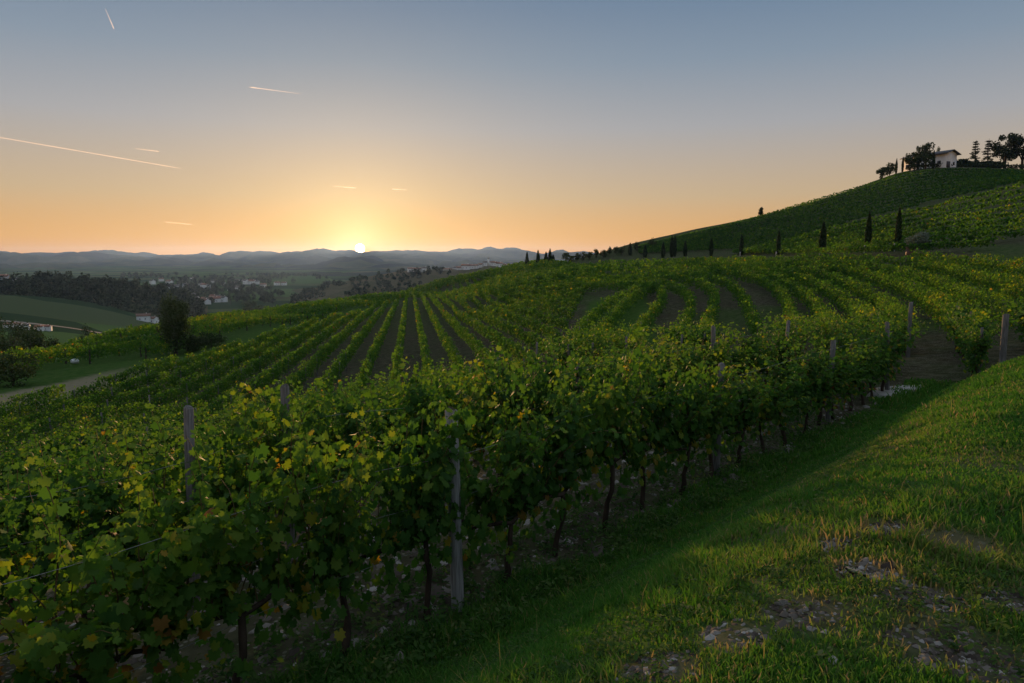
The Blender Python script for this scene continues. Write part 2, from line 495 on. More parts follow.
def ground_mat():
    m, nt, out = new_mat('ground')
    b = N(nt, 'ShaderNodeBsdfPrincipled', i_Roughness=0.95)
    b.inputs['Specular IOR Level'].default_value = 0.0
    nt.links.new(b.outputs[0], out.inputs[0])
    tc = N(nt, 'ShaderNodeTexCoord')
    n1 = N(nt, 'ShaderNodeTexNoise', i_Scale=2.2, i_Detail=10, i_Roughness=0.65)
    n2 = N(nt, 'ShaderNodeTexVoronoi', i_Scale=11.0)
    n3 = N(nt, 'ShaderNodeTexNoise', i_Scale=0.05, i_Detail=8)
    n4 = N(nt, 'ShaderNodeTexVoronoi', i_Scale=0.0075)
    for n in (n1, n2, n3, n4): nt.links.new(tc.outputs['Object'], n.inputs['Vector'])
    soil = ramp(nt, [(0.3, (0.030, 0.022, 0.016)), (0.5, (0.058, 0.044, 0.033)), (0.7, (0.105, 0.085, 0.066))], n1.outputs[0])
    stones = N(nt, 'ShaderNodeMath', operation='LESS_THAN', i_1=0.23)
    nt.links.new(n2.outputs['Distance'], stones.inputs[0])
    sm = N(nt, 'ShaderNodeMixRGB'); sm.inputs[2].default_value = (0.16, 0.14, 0.115, 1)
    nt.links.new(stones.outputs[0], sm.inputs[0]); nt.links.new(soil.outputs[0], sm.inputs[1])
    grass = ramp(nt, [(0.3, (0.022, 0.055, 0.012)), (0.5, (0.040, 0.085, 0.016)), (0.66, (0.065, 0.09, 0.024)), (0.8, (0.09, 0.08, 0.038))], n1.outputs[0])
    fields = ramp(nt, [(0.0, (0.03, 0.06, 0.022)), (0.25, (0.055, 0.095, 0.03)), (0.5, (0.022, 0.042, 0.018)), (0.75, (0.06, 0.078, 0.034)), (0.88, (0.04, 0.07, 0.025)), (1.0, (0.085, 0.085, 0.048))], n4.outputs['Color'], 'CONSTANT')
    a_c = N(nt, 'ShaderNodeAttribute', attribute_name='cover')
    a_f = N(nt, 'ShaderNodeAttribute', attribute_name='field')
    a_d = N(nt, 'ShaderNodeAttribute', attribute_name='dry')
    mx = N(nt, 'ShaderNodeMixRGB')
    nt.links.new(a_c.outputs['Fac'], mx.inputs[0]); nt.links.new(sm.outputs[0], mx.inputs[1]); nt.links.new(grass.outputs[0], mx.inputs[2])
    md = N(nt, 'ShaderNodeMixRGB'); md.inputs[2].default_value = (0.115, 0.092, 0.05, 1)
    nt.links.new(a_d.outputs['Fac'], md.inputs[0]); nt.links.new(mx.outputs[0], md.inputs[1])
    a_p = N(nt, 'ShaderNodeAttribute', attribute_name='pale')
    straw = ramp(nt, [(.3, (.15, .13, .075)), (.7, (.21, .18, .115))], n1.outputs[0])
    mp_ = N(nt, 'ShaderNodeMixRGB'); nt.links.new(a_p.outputs['Fac'], mp_.inputs[0]); nt.links.new(md.outputs[0], mp_.inputs[1]); nt.links.new(straw.outputs[0], mp_.inputs[2])
    mf = N(nt, 'ShaderNodeMixRGB')
    nt.links.new(a_f.outputs['Fac'], mf.inputs[0]); nt.links.new(mp_.outputs[0], mf.inputs[1]); nt.links.new(fields.outputs[0], mf.inputs[2])
    nt.links.new(mf.outputs[0], b.inputs['Base Color'])
    bp = N(nt, 'ShaderNodeBump', i_Strength=0.7, i_Distance=0.05)
    nt.links.new(n1.outputs[0], bp.inputs['Height'])
    nt.links.new(bp.outputs[0], b.inputs['Normal'])
    return m

_cov = cover_at(gx, gy)
_fld = smoothstep(200, 330, gr) * (gzz < -12)
_pp = [hit(8, 393, 0), hit(60, 374, 0), hit(150, 353, 0)]
_pale = (1 - smoothstep(3.6, 4.6, np.abs(gx + 35.5 + .8 * fbm(gx * .2, gy * .2, 3)))) * smoothstep(18, 24, gy) * (1 - smoothstep(58, 74, gy))
_dry = 0 * gx
_s2, _t2 = st(gx, gy)
_dry = np.maximum(_dry, .75 * smoothstep(.50, .66, fbm(gx * .55 + 9, gy * .55 + 4, 3)) * smoothstep(1.8, 3.2, _s2) * (gr < 22))
tag(mk('ground', np.stack([gx, gy, gzz], -1).reshape(-1, 3), [quads], ground_mat(), None,
       {'cover': _cov.ravel(), 'field': _fld.ravel(), 'dry': _dry.ravel(), 'pale': _pale.ravel()}, True), kind='structure')
#PART3
# ------------------------------------------------------------------ vine rows: polylines in plan, (x, y)
ROWS = []                                           # (name, points) ; every vine is set at 1 m along them
def resample(pts, step):
    pts = np.asarray(pts, float)
    L = np.concatenate([[0], np.cumsum(np.linalg.norm(np.diff(pts, axis=0), axis=1))])
    n = max(2, int(L[-1] / step) + 1)
    q = np.linspace(0, L[-1], n)
    return np.column_stack([np.interp(q, L, pts[:, i]) for i in range(2)])
def smooth_line(pts, step=1.0):
    pts = np.asarray(pts, float)
    for _ in range(3):                              # Chaikin corners
        a, b = pts[:-1] * .75 + pts[1:] * .25, pts[:-1] * .25 + pts[1:] * .75
        pts = np.vstack([pts[:1], np.stack([a, b], 1).reshape(-1, 2), pts[-1:]])
    return resample(pts, step)

# the two rows along the bank and one more below them
ROWS.append(('first', resample([A0 + U * -5.5, A0 + U * 15.6], 1.0)))
ROWS.append(('second', resample([A0 + U * -7 - NB * 2.5, A0 + U * 14.6 - NB * 2.5], 1.0)))
ROWS.append(('third', resample([A0 + U * -8 - NB * 5.0, A0 + U * 13.0 - NB * 5.0], 1.0)))
# the straight block that runs towards the sun
BD = norm(np.array([-0.149, 1.0])); BN = np.array([BD[1], -BD[0]])
BO = np.array([-4.5, 38.0])
def right_limit(y): return 3.4 + (y - 52) * 0.155 + max(0, y - 90) * 0.05
for k in range(-19, 20):
    o = BO + BN * 2.2 * k
    run = []
    for q in np.arange(-40, 245, 1.0):
        p = o + BD * q
        s, t = st(p[0], p[1])
        if p[0] < -30 or p[1] < 12 or p[0] > right_limit(p[1]) or s > -9.5 - 0.10 * max(t, 0): continue
        if p[1] > 232 + 0.6 * p[0] + 10: continue
        run.append(p)
    if len(run) > 6: ROWS.append(('straight', np.array(run)))
# the curved rows on the right, traced along their tops
CANOPY = 1.75
TR = [
 [(566, 340), (592, 311), (616, 291), (640, 284)],
 [(589, 339), (612, 312), (634, 291), (652, 283)],
 [(623, 336), (645, 316), (662, 297), (668, 287), (655, 281), (620, 282)],
 [(678, 330), (693, 303), (692, 290), (676, 281), (640, 278), (590, 283)],
 [(702, 328), (715, 300), (717, 288), (704, 277), (660, 274), (600, 279), (560, 286)],
 [(757, 322), (750, 302), (739, 285), (724, 275), (680, 271), (610, 276), (540, 287), (500, 296)],
 [(793, 322), (791, 298), (774, 279), (751, 271), (710, 268), (640, 271), (560, 281), (500, 290)],
 [(832, 330), (824, 303), (799, 284), (772, 271), (735, 266), (660, 267), (580, 274), (510, 284), (460, 295)],
 [(885, 322), (853, 298), (826, 283), (789, 268), (750, 263.5), (680, 264), (600, 268), (530, 276), (470, 287)],
 [(908, 312), (888, 295), (863, 283), (826, 270), (780, 262.5), (700, 261), (620, 263.5), (550, 270), (490, 280)],
 [(1000, 338), (955, 300), (914, 283), (867, 267.5), (810, 260.5), (720, 258.5), (640, 260.5), (560, 266.5)],
 [(1060, 330), (1015, 303), (960, 284), (905, 266), (850, 258.5), (760, 256.5), (680, 257.5), (600, 260.5)],
 [(1120, 312), (1035, 284), (975, 268), (920, 258), (860, 254.5), (800, 254.3)],
 [(1120, 285), (1030, 263), (970, 256), (915, 252)],
]
for tr in TR:
    pts = [hit(px, py, CANOPY, 12, 400) for px, py in smooth_line(tr, 6.0)]
    pts = [p for p in pts if p is not None]
    run = [pts[0]]
    for p in pts[1:]:
        if np.linalg.norm(p - run[-1]) < 40: run.append(p)
        else: break
    run = np.array(run)
    for _ in range(2):                               # even out
        run[1:-1] = run[:-2] * .25 + run[1:-1] * .5 + run[2:] * .25
    pre = {10: [(12.6, 18.3), (15.5, 22.8)], 11: [(15.8, 18.0), (18.3, 23.5)], 12: [(19.5, 20.5), (22, 27)], 13: [(22, 20)]}.get(TR.index(tr))
    if pre: run = smooth_line(np.vstack([pre, run]))
    ROWS.append(('curved', resample(run, 1.0)))
# contour rows on the two hills, and on the terraces below the straight block
def contour(lo, hi, n, h, name, dmin, dmax):
    lo, hi = np.array(lo, float), np.array(hi, float)
    for k in range(n):
        f = k / (n - 1)
        xs = np.linspace(max(lo[0, 0], hi[0, 0] * f + lo[0, 0] * (1 - f)), min(lo[-1, 0], 1130), 70)
        ys = np.interp(xs, lo[:, 0], lo[:, 1]) * (1 - f) + np.interp(xs, hi[:, 0], hi[:, 1]) * f
        pts = [hit(a, b, h, dmin, dmax) for a, b in zip(xs, ys)]
        run = []
        for p in pts:
            if p is None: continue
            if run and np.linalg.norm(p - run[-1]) > 22:
                if len(run) > 3: ROWS.append((name, resample(run, 1.0)))
                run = []
            run.append(p)
        if len(run) > 3: ROWS.append((name, resample(run, 1.0)))
contour([(690, 251), (800, 249), (900, 245), (960, 241), (1130, 228)], [(740, 249), (840, 225), (935, 204.5), (1024, 182.5), (1130, 160)], 9, 1.2, 'hill', 70, 240)
contour([(640, 252), (740, 247), (840, 226), (935, 206.5), (1024, 184), (1130, 162)], [(640, 246), (750, 219), (860, 187), (900, 174), (940, 169.5), (1024, 170), (1130, 170)], 15, 0.9, 'high', 200, 340)
contour([(400, 291), (420, 289), (470, 277), (545, 264)], [(400, 286), (420, 283.5), (470, 272.5), (545, 262)], 4, 1.6, 'terrace', 45, 280)
TB = np.array([(-60, 50), (-53, 72), (-49.5, 110), (-46.5, 150), (-42, 200), (-33, 252)], float)
for k in range(-4, 4):
    ln = smooth_line(TB + [-2.6 * k, 0])
    ln = ln[(ln[:, 1] > 78) | (ln[:, 0] < -45)]
    ROWS.append(('terrace', ln))

VP = []
for ri, (nm, pts) in enumerate(ROWS):
    dr = norm(np.gradient(pts, axis=0))
    for k, (p, d) in enumerate(zip(pts, dr)): VP.append((p[0], p[1], math.atan2(d[1], d[0]), ri, k))
VP = np.array(VP)
VZ = gz(VP[:, 0], VP[:, 1])
_px, _py = proj(VP[:, 0], np.maximum(VP[:, 1], 0.3), VZ + 1.5)
_ok = (VP[:, 1] > 1.2) & (_px > -480) & (_px < 1420)
_seen = (_px > -160) & (_px < 1180)
VP, VZ, _seen = VP[_ok], VZ[_ok], _seen[_ok]
VD = np.hypot(VP[:, 0], VP[:, 1])
order = np.argsort(VD + np.where(_seen | (VD < 14), 0, 5000))
NEAR = order[:300]; FAR = order[300:]

# ------------------------------------------------------------------ one grapevine
_a = np.array([90, 68, 48, 24, 8, -14, -42, -68, -84])
_r = np.array([1.0, .74, .95, .62, .88, .60, .80, .62, .22])
_half = np.column_stack([_r * np.cos(np.radians(_a)), _r * np.sin(np.radians(_a)) + 0.0])
LEAF = np.vstack([[0, 0], _half, (_half[1:] * [-1, 1])[::-1]])           # centre + outline
LEAF = np.column_stack([LEAF[:, 0], LEAF[:, 1], -0.28 * np.abs(LEAF[:, 0]) - 0.22 * LEAF[:, 1] ** 2 * np.sign(np.maximum(LEAF[:, 1], 0))])
_nl = len(LEAF)
LEAF_T = np.array([[0, i, i % (_nl - 1) + 1] for i in range(1, _nl)])[:, [0, 2, 1]]
LEAF5 = np.array([[0, -.5, 0], [.85, -.1, -.2], [.5, .6, -.15], [0, 1, -.2], [-.5, .6, -.15], [-.85, -.1, -.2]]) # lighter leaf
LEAF5_Q = np.array([[0, 1, 2, 3], [0, 3, 4, 5]])

def place_leaves(c, n, tip, size, tmpl):
    """leaf frames: centre c, normal n, tip direction"""
    n = norm(n); tip = norm(tip - (tip * n).sum(1, keepdims=True) * n); sd = np.cross(tip, n)
    m_ = len(c)
    curl = rng.uniform(-.5, 2.3, (m_, 1, 1)); wid = rng.uniform(.8, 1.15, (m_, 1, 1)); twist = rng.normal(0, .22, (m_, 1, 1))
    tx, ty, tz = tmpl[None, :, 0:1], tmpl[None, :, 1:2], tmpl[None, :, 2:3]
    V = c[:, None] + size[:, None, None] * (tx * wid * sd[:, None] + ty * tip[:, None] + (tz * curl + twist * tx * ty) * n[:, None])
    return V

def vine_geometry(r, shoots, per, size, fine):
    """x runs along the row, z up from the ground"""
    trunk = Acc(); cane = Acc()
    lean = r.normal(0, .06, 2)
    zt = 0.72 + r.normal(0, .04)
    n = 7
    zz = np.linspace(-0.12, zt, n)
    wob = np.cumsum(r.normal(0, .022, (n, 2)), 0); wob[0] = 0
    tp = np.column_stack([lean[0] * zz + wob[:, 0], lean[1] * zz + wob[:, 1] * .7, zz])
    trunk.tube(tp, np.linspace(.040, .026, n) * (1 + r.normal(0, .1, n)), 7)
    top = tp[-1]
    for sgn in (-1, 1):                              # cordon arms
        xs = np.linspace(0, .55, 5)
        arm = np.column_stack([top[0] + sgn * xs, top[1] * (1 - xs / .55) + r.normal(0, .012, 5), top[2] + .05 * np.sin(xs * 5) + r.normal(0, .01, 5)])
        arm[0] = top
        trunk.tube(arm, np.linspace(.024, .012, 5), 6)
    C, Nn, T, S, K = [], [], [], [], []
    tone = r.normal(0, .06)
    for k in range(shoots):
        x0 = float(np.clip(r.normal(0, .30), -.6, .6)); y0 = r.normal(0, .03)
        L = r.uniform(.85, 1.45) if r.random() > .12 else r.uniform(1.4, 1.75)
        m = per
        q = np.linspace(0, 1, m)
        side = r.normal(0, .20); along = r.normal(0, .16)
        droop = r.uniform(0, .35) if r.random() < .55 else r.uniform(.35, 1.0)
        px = x0 + along * q + .05 * np.sin(q * 7 + k)
        py = y0 + side * q * (1 + q) + .04 * np.cos(q * 6 + k)
        pz = zt + .02 + L * (q - .42 * droop * q ** 3)
        path = np.column_stack([px, py, pz])
        cane.tube(path[:: max(1, m // 6)], np.linspace(.006, .0025, len(path[:: max(1, m // 6)])), 4, cap=False)
        ph = r.uniform(0, 6.28); stone_ = r.normal(0, .085)
        for j in range(1, m):
            for rep in range(2 if r.random() < .75 else 1):
                a = ph + j * 2.6 + rep * 1.7 + r.normal(0, .5)
                dirn = np.array([.55 * math.cos(a), math.sin(a), r.uniform(-.3, .35)])
                pet = r.uniform(.05, .15)
                C.append(path[j] + dirn * pet)
                Nn.append(dirn * .8 + np.array([0, 0, .55]) + r.normal(0, .38, 3))
                T.append(dirn * .5 + np.array([0, 0, -.9]) + r.normal(0, .35, 3))
                S.append(size * r.uniform(.5, 1.22) * (1 - .45 * max(0, q[j] - .75) / .25))
                base = .42 + tone + stone_ + r.normal(0, .10) + .10 * (q[j] > .8)
                if q[j] < .3 and r.random() < .08: base = r.uniform(.72, .99)
                elif r.random() < .012: base = r.uniform(.75, .96)
                K.append(base)
    for k in range(int(shoots * per * .36)):         # old leaves low around the cordon
        x0 = r.uniform(-.6, .6); y0 = r.normal(0, .16)
        C.append([x0, y0, zt + r.uniform(-.28, .40)])
        Nn.append(np.array([r.normal(0, .4), np.sign(y0) * .8, .3]) + r.normal(0, .3, 3)); T.append(np.array([0, 0, -1]) + r.normal(0, .3, 3))
        S.append(size * r.uniform(.7, 1.2)); K.append(r.uniform(.3, .55) if r.random() > .14 else r.uniform(.7, 1.0))
    C, Nn, T, S, K = map(np.array, (C, Nn, T, S, K))
    tm, fa = (LEAF, LEAF_T) if fine else (LEAF5, LEAF5_Q)
    V = place_leaves(C, Nn, T, S, tm)
    nl = len(tm)
    Fc = (fa[None] + (np.arange(len(C)) * nl)[:, None, None]).reshape(-1, fa.shape[1])
    return trunk, cane, V.reshape(-1, 3), Fc, np.repeat(np.clip(K, 0, 1), nl)

PROTO = {'fine': [], 'mid': []}
def vine_proto(kind, r):
    e = empty('grape_vine', (0, 0, -500))
    if kind == 'fine': tr, ca, V, Fc, K = vine_geometry(r, 20, 23, .064, True)
    else: tr, ca, V, Fc, K = vine_geometry(r, 17, 13, .098, False)
    mk('foliage', V, [Fc], M['vine_leaf'], e, K)
    tr.build('trunk', M['bark'], e, True)
    if kind == 'fine': ca.build('cane', M['cane'], e)
    return e
for i in range(8): PROTO['fine'].append(vine_proto('fine', np.random.default_rng(100 + i)))
for i in range(5): PROTO['mid'].append(vine_proto('mid', np.random.default_rng(200 + i)))

used = set()
ROWLAB = {'first': ('leafy green grapevine in the row right along the grass bank', 'vines of the row along the grass bank'),
          'second': ('tall green grapevine in the second row behind the vines along the bank', 'vines of the second row'),
          'third': ('grapevine mostly hidden in the third row below the second row', 'vines of the third row'),
          'straight': ('green grapevine at the near end of the straight rows running towards the sun', 'near vines of the straight rows'),
          'curved': ('green grapevine in the curved rows between the near vines and the cypress road', 'near vines of the curved rows'),
          'terrace': ('grapevine on the lower terrace beside the meadow at the left', 'near vines of the lower terrace'),
          'hill': ('grapevine on the lower slope of the hill', 'near vines of the hill')}
POST_T = (0.0, 5.55, 11.1)
first_vines = []
for i in NEAR:
    x, y, rz, ri, k = VP[i]
    nm = ROWS[int(ri)][0]
    kind = 'fine' if VD[i] < 24 else 'mid'
    pi = rng.integers(len(PROTO[kind]))
    src = PROTO[kind][pi]
    if (kind, pi) in used: o = copy_tree(src)
    else: o = src; used.add((kind, pi))
    sc = rng.uniform(.93, 1.08)
    if nm in ('straight', 'curved', 'terrace'): sc *= .95
    if nm in ('first', 'second', 'third'): sc *= 1.04
    o.location = (x + rng.normal(0, .03), y + rng.normal(0, .03), VZ[i])
    o.rotation_euler = (0, 0, rz + (math.pi if rng.random() < .5 else 0) + rng.normal(0, .05))
    o.scale = (sc * rng.uniform(.95, 1.1), sc * rng.uniform(.9, 1.15), sc * rng.uniform(.93, 1.08) * (float(1.04 - .20 * smoothstep(2.5, 7.5, st(x, y)[1]) - .15 * (1 - smoothstep(-3.6, -.8, st(x, y)[1]))) if nm in ('first', 'second', 'third') else .95))
    lab, grp = ROWLAB[nm]
    tag(o, lab, 'grapevine', grp)
    if nm == 'first': first_vines.append((st(x, y)[1], o))
for kind in PROTO:
    for pi, e in enumerate(PROTO[kind]):
        if (kind, pi) not in used:
            for ch in list(e.children): bpy.data.objects.remove(ch)
            bpy.data.objects.remove(e)
first_vines.sort(key=lambda a: a[0])
def relabel(o, lab): o['label'] = lab; del o['group']
if first_vines:
    relabel(first_vines[-1][1], 'last grapevine of the row along the grass bank, next to the pale slab path')
    near0 = min(first_vines, key=lambda a: abs(a[0]))
    relabel(near0[1], 'grapevine wrapped round the grey wooden post nearest the camera')

# every other vine of the vineyard: too many to name, one mass of leaves
def far_vines():
    d = VD[FAR]
    size = np.clip(.0029 * d, .115, .55)
    n = np.clip(4.4 / size ** 2, 16, 260).astype(int)
    high = np.array([ROWS[int(r)][0] == 'high' for r in VP[FAR, 3]])
    hill = np.array([ROWS[int(r)][0] == 'hill' for r in VP[FAR, 3]])
    strt = np.array([ROWS[int(r)][0] == 'straight' for r in VP[FAR, 3]]); curv = np.array([ROWS[int(r)][0] == 'curved' for r in VP[FAR, 3]])
    rep = np.repeat(np.arange(len(FAR)), n)
    tot = len(rep)
    ax = rng.uniform(-.55, .55, tot); ay = np.clip(rng.normal(0, .20, tot), -.5, .5) * np.where(hill | high, .7, np.where(strt, .75, np.where(curv, 1.15, 1)))[rep]
    topz = (np.where(strt, 1.6, 1.75) + .16 * rng.standard_normal(len(FAR)))[rep] * np.where(high | hill, .72, 1)[rep]
    az = .45 + (topz - .45) * rng.beta(1.5, 1.05, tot) + (rng.random(tot) < .03) * .25
    c, s_ = np.cos(VP[FAR, 2])[rep], np.sin(VP[FAR, 2])[rep]
    X = VP[FAR, 0][rep] + ax * c - ay * s_
    Y = VP[FAR, 1][rep] + ax * s_ + ay * c
    Z = VZ[FAR][rep] + az
    nrm = np.stack([-s_ * np.sign(ay) * .9, c * np.sign(ay) * .9, np.full(tot, .5)], -1) + rng.normal(0, .55, (tot, 3))
    tip = np.array([0, 0, -1.]) + rng.normal(0, .5, (tot, 3))
    sz = size[rep] * rng.uniform(.55, 1.1, tot) * .62
    V = place_leaves(np.stack([X, Y, Z], -1), nrm, tip, sz, np.array([[0, -.9, 0], [.8, 0, -.15], [0, 1, 0], [-.8, 0, -.15]]))
    tone = (rng.normal(.50, .10, len(FAR)) + .35 * (fbm(VP[FAR, 0] * .045, VP[FAR, 1] * .045, 3) - .5))[rep]
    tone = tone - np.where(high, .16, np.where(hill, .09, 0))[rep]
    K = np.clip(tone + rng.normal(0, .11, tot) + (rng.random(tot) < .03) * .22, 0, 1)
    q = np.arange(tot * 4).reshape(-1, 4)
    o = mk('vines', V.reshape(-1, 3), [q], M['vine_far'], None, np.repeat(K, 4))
    tag(o, 'distant trellised grapevines covering the slopes, terraces and the hill', 'grapevines', None, 'stuff')
    print('FAR VINES', len(FAR), 'leaves', tot)
far_vines()
# ------------------------------------------------------------------ posts and wires
def post_mesh(acc, h, r, rr, lean=0.0, square=False):
    zz = np.array([-.35, 0, h * .35, h * .7, h - .012, h])
    pts = np.column_stack([lean * zz + rr.normal(0, .004, 6), rr.normal(0, .004, 6), zz])
    acc.tube(pts, r * np.array([1.05, 1.05, 1, .98, .96, .80]), 9)
def post(x, y, h, r, label, group=None, mat='wood', name='vine_post', lean=None):
    rr = np.random.default_rng(int(abs(x * 131 + y * 17)) + 1)
    a = Acc(); post_mesh(a, h, r, rr, rr.normal(0, .03) if lean is None else lean)
    o = a.build(name, M[mat], None)
    o.location = (x, y, gz1(x, y)); o.rotation_euler = (0, 0, rr.uniform(0, 6))
    return tag(o, label, 'post', group)
def on_row(t, s=0.0): return A0 + U * t + NB * s

q = on_row(-.12, .05); o = post(q[0], q[1], 2.14, .066, 'grey weathered wooden post standing above the vines nearest the camera', None, 'pale_wood', lean=-.02); o.rotation_euler = (0, 0, 0)
q = on_row(5.75); post(q[0], q[1], 1.92, .058, 'grey wooden post among the vines along the bank, second from the camera')
q = on_row(11.2); post(q[0], q[1], 1.85, .06, 'wooden post among the vines along the bank, third from the camera')
q = on_row(15.9); post(q[0], q[1], 1.9, .06, 'dark wooden post at the far end of the row along the bank')
for t, h, lab in ((-.58, 2.18, 'grey post rising above the leaves at the left part of the second row'), (5.2, 1.75, 'post buried in leaves in the middle of the second row'),
                  (10.6, 2.05, 'post with pale top sticking out of the second row, right of the middle'), (14.9, 1.85, 'pale post at the far end of the second row')):
    q = on_row(t, -2.5); post(q[0], q[1], h, .055, lab)
q = on_row(-1.78, -2.5); post(q[0], q[1], 2.26, .055, 'thick pale brown stake covered in lichen, leftmost in the second row')
for px, py, d, h, lab in ((908, 352, 26.5, 2.15, 'tall grey end post where the curved rows meet the stony track'), (1002, 372, 17, 2.1, 'grey end post behind the top of the grass bank'),
                          (536, 366, 34, 2.3, 'thin grey end post where the straight rows meet the green headland')):
    p = P(px, py, d); post(p[0], d, h, .075 if px > 600 else .05, lab)
# end posts and inner posts of the rows beyond
npost = 0
for ri, (nm, pts) in enumerate(ROWS):
    if nm not in ('straight', 'curved', 'terrace'): continue
    for k in range(0, len(pts), 6 if nm != 'terrace' else 8):
        x, y = pts[k]
        px, py = proj(x, y, gz1(x, y) + 1.8)
        d = math.hypot(x, y)
        if not (-20 < px < 1044) or d > (62 if nm != 'terrace' else 150) or d < 14: continue
        post(x + .1, y, 1.62 + rng.uniform(-.1, .15), .04 if nm != 'terrace' else .09,
             {'straight': 'thin grey trellis post inside the straight rows towards the sun', 'curved': 'thin grey trellis post inside the curved rows below the cypress road',
              'terrace': 'dark post of the terrace row beyond the meadow strip'}[nm], {'straight': 'trellis posts of the straight rows', 'curved': 'trellis posts of the curved rows', 'terrace': 'posts of the terrace rows'}[nm],
             'wood' if nm != 'terrace' else 'trunk')
        npost += 1
for row, s, t0, t1 in (('first', 0.0, -5.4, 15.9), ('second', -2.5, -6.8, 14.9)):
    for h, wlab in ((.78, 'lowest'), (1.22, 'middle'), (1.66, 'top')):
        ts = np.linspace(t0, t1, 40)
        pts = np.array([on_row(t, s + .055) for t in ts])
        a = Acc(); a.tube(np.column_stack([pts, base_z(pts[:, 0], pts[:, 1]) + h]), .0022, 4)
        tag(a.build('trellis_wire', M['wire']), '%s steel trellis wire stretched along the %s row of vines' % (wlab, 'nearest' if row == 'first' else 'second'), 'wire')

# ------------------------------------------------------------------ the paved path at the row end
def slab(corners, thick, mat, lift=0.04):
    pts = [hit(a, b, 0) for a, b in corners]
    x = np.array([p[0] for p in pts]); y = np.array([p[1] for p in pts]); z = gz(x, y) + lift
    n = len(x); V = np.vstack([np.column_stack([x, y, z]), np.column_stack([x, y, z - thick]), [[x.mean(), y.mean(), z.mean()]]])
    i = np.arange(n); j = np.roll(i, -1)
    return mk('path', V, [np.stack([i, i + n, j + n, j], -1), np.stack([j, np.full(n, 2 * n), i], -1)], mat)
tag(slab([(866, 397), (876, 389), (900, 386.5), (928, 386), (915, 392), (893, 398)], .08, M['concrete']), kind='structure')

# ------------------------------------------------------------------ trees
def spot(px, d): x = P(px, 258, d)[0]; return np.array([x, d, gz1(x, d)])

def leaf_cloud(r, C, size, mat, parent, tone, up=.3, name='crown', aspect=1.0):
    n = len(C)
    nr = r.normal(0, 1, (n, 3)) + [0, 0, up]
    tp = r.normal(0, 1, (n, 3))
    V = place_leaves(C, nr, tp, size * r.uniform(.6, 1.2, n), np.array([[0, -aspect, 0], [.75, 0, -.1], [0, aspect, 0], [-.75, 0, -.1]]))
    qd = np.arange(n * 4).reshape(-1, 4)
    return mk(name, V.reshape(-1, 3), [qd], M[mat], parent, np.repeat(np.clip(tone, 0, 1), 4))

def broad_tree(loc, h, w, label, name='broadleaf_tree', cat='tree', mat='tree', seed=1, n=2600, flat=1.0, base=.22, group=None, clumps=16, spread=.17, leaf=None, trunk_r=None):
    r = np.random.default_rng(seed)
    e = empty(name, loc)
    cz0 = h * (base + 1) / 2; hz = h * (1 - base) / 2
    u = norm(r.normal(0, 1, (clumps, 3))) * r.uniform(.35, .86, (clumps, 1)) ** .7
    cc = u * [w / 2, w / 2, hz * flat] + [0, 0, cz0]
    cr = r.uniform(.7, 1.25, clumps)
    k = r.integers(0, clumps, n)
    off = norm(r.normal(0, 1, (n, 3))) * (r.random((n, 1)) ** .45)
    C = cc[k] + off * (spread * 1.5 * np.array([w, w, hz * 1.6]) * cr[k, None])
    tone = .4 + .22 * (cr[k] - 1) + r.normal(0, .16, n)
    leaf_cloud(r, C, leaf or (w * .055), mat, e, tone)
    a = Acc(); tr = trunk_r or h * .028
    zz = np.linspace(-.4, cz0, 6)
    tp = np.column_stack([np.cumsum(r.normal(0, h * .008, 6)), np.cumsum(r.normal(0, h * .008, 6)), zz])
    a.tube(tp, tr * np.linspace(1.2, .5, 6), 7)
    for i in range(min(clumps, 9)):
        s = tp[r.integers(2, 6)]
        mid = (s + cc[i]) / 2 + [0, 0, -.04 * h]
        a.tube(np.array([s, mid, cc[i]]), tr * np.array([.5, .3, .12]), 5)
    a.build('trunk', M['trunk'], e, True)
    return tag(e, label, cat, group)

def cypress(loc, h, w, label, seed=1, group=None):
    r = np.random.default_rng(seed)
    e = empty('cypress_tree', loc)
    n = 900
    q = r.random(n) ** .85
    prof = np.sin(np.pi * np.clip(q * .93 + .10, 0, 1)) ** .6 * (1 - .35 * q)
    th = r.uniform(0, 6.283, n)
    bump = .82 + .3 * vnoise(th * 1.5 + seed, q * 6)
    rad = w / 2 * prof * bump * r.uniform(.55, 1.05, n)
    C = np.column_stack([rad * np.cos(th), rad * np.sin(th), h * (.04 + .96 * q)])
    nr = np.column_stack([np.cos(th), np.sin(th), np.full(n, .15)]) + r.normal(0, .4, (n, 3))
    tp = np.column_stack([.15 * np.cos(th), .15 * np.sin(th), np.ones(n)]) + r.normal(0, .12, (n, 3))
    V = place_leaves(C, nr, tp, w * .22 * r.uniform(.6, 1.2, n), np.array([[0, -1.3, 0], [.5, 0, -.05], [0, 1.5, 0], [-.5, 0, -.05]]))
    mk('crown', V.reshape(-1, 3), [np.arange(n * 4).reshape(-1, 4)], M['cypress'], e, np.repeat(np.clip(r.normal(.5, .25, n), 0, 1), 4))
    a = Acc(); a.tube([[0, 0, -.4], [0, 0, .3 * h], [0, 0, .9 * h]], np.array([.09, .07, .02]) * h / 5, 6); a.build('trunk', M['trunk'], e, True)
    return tag(e, label, 'tree', group)

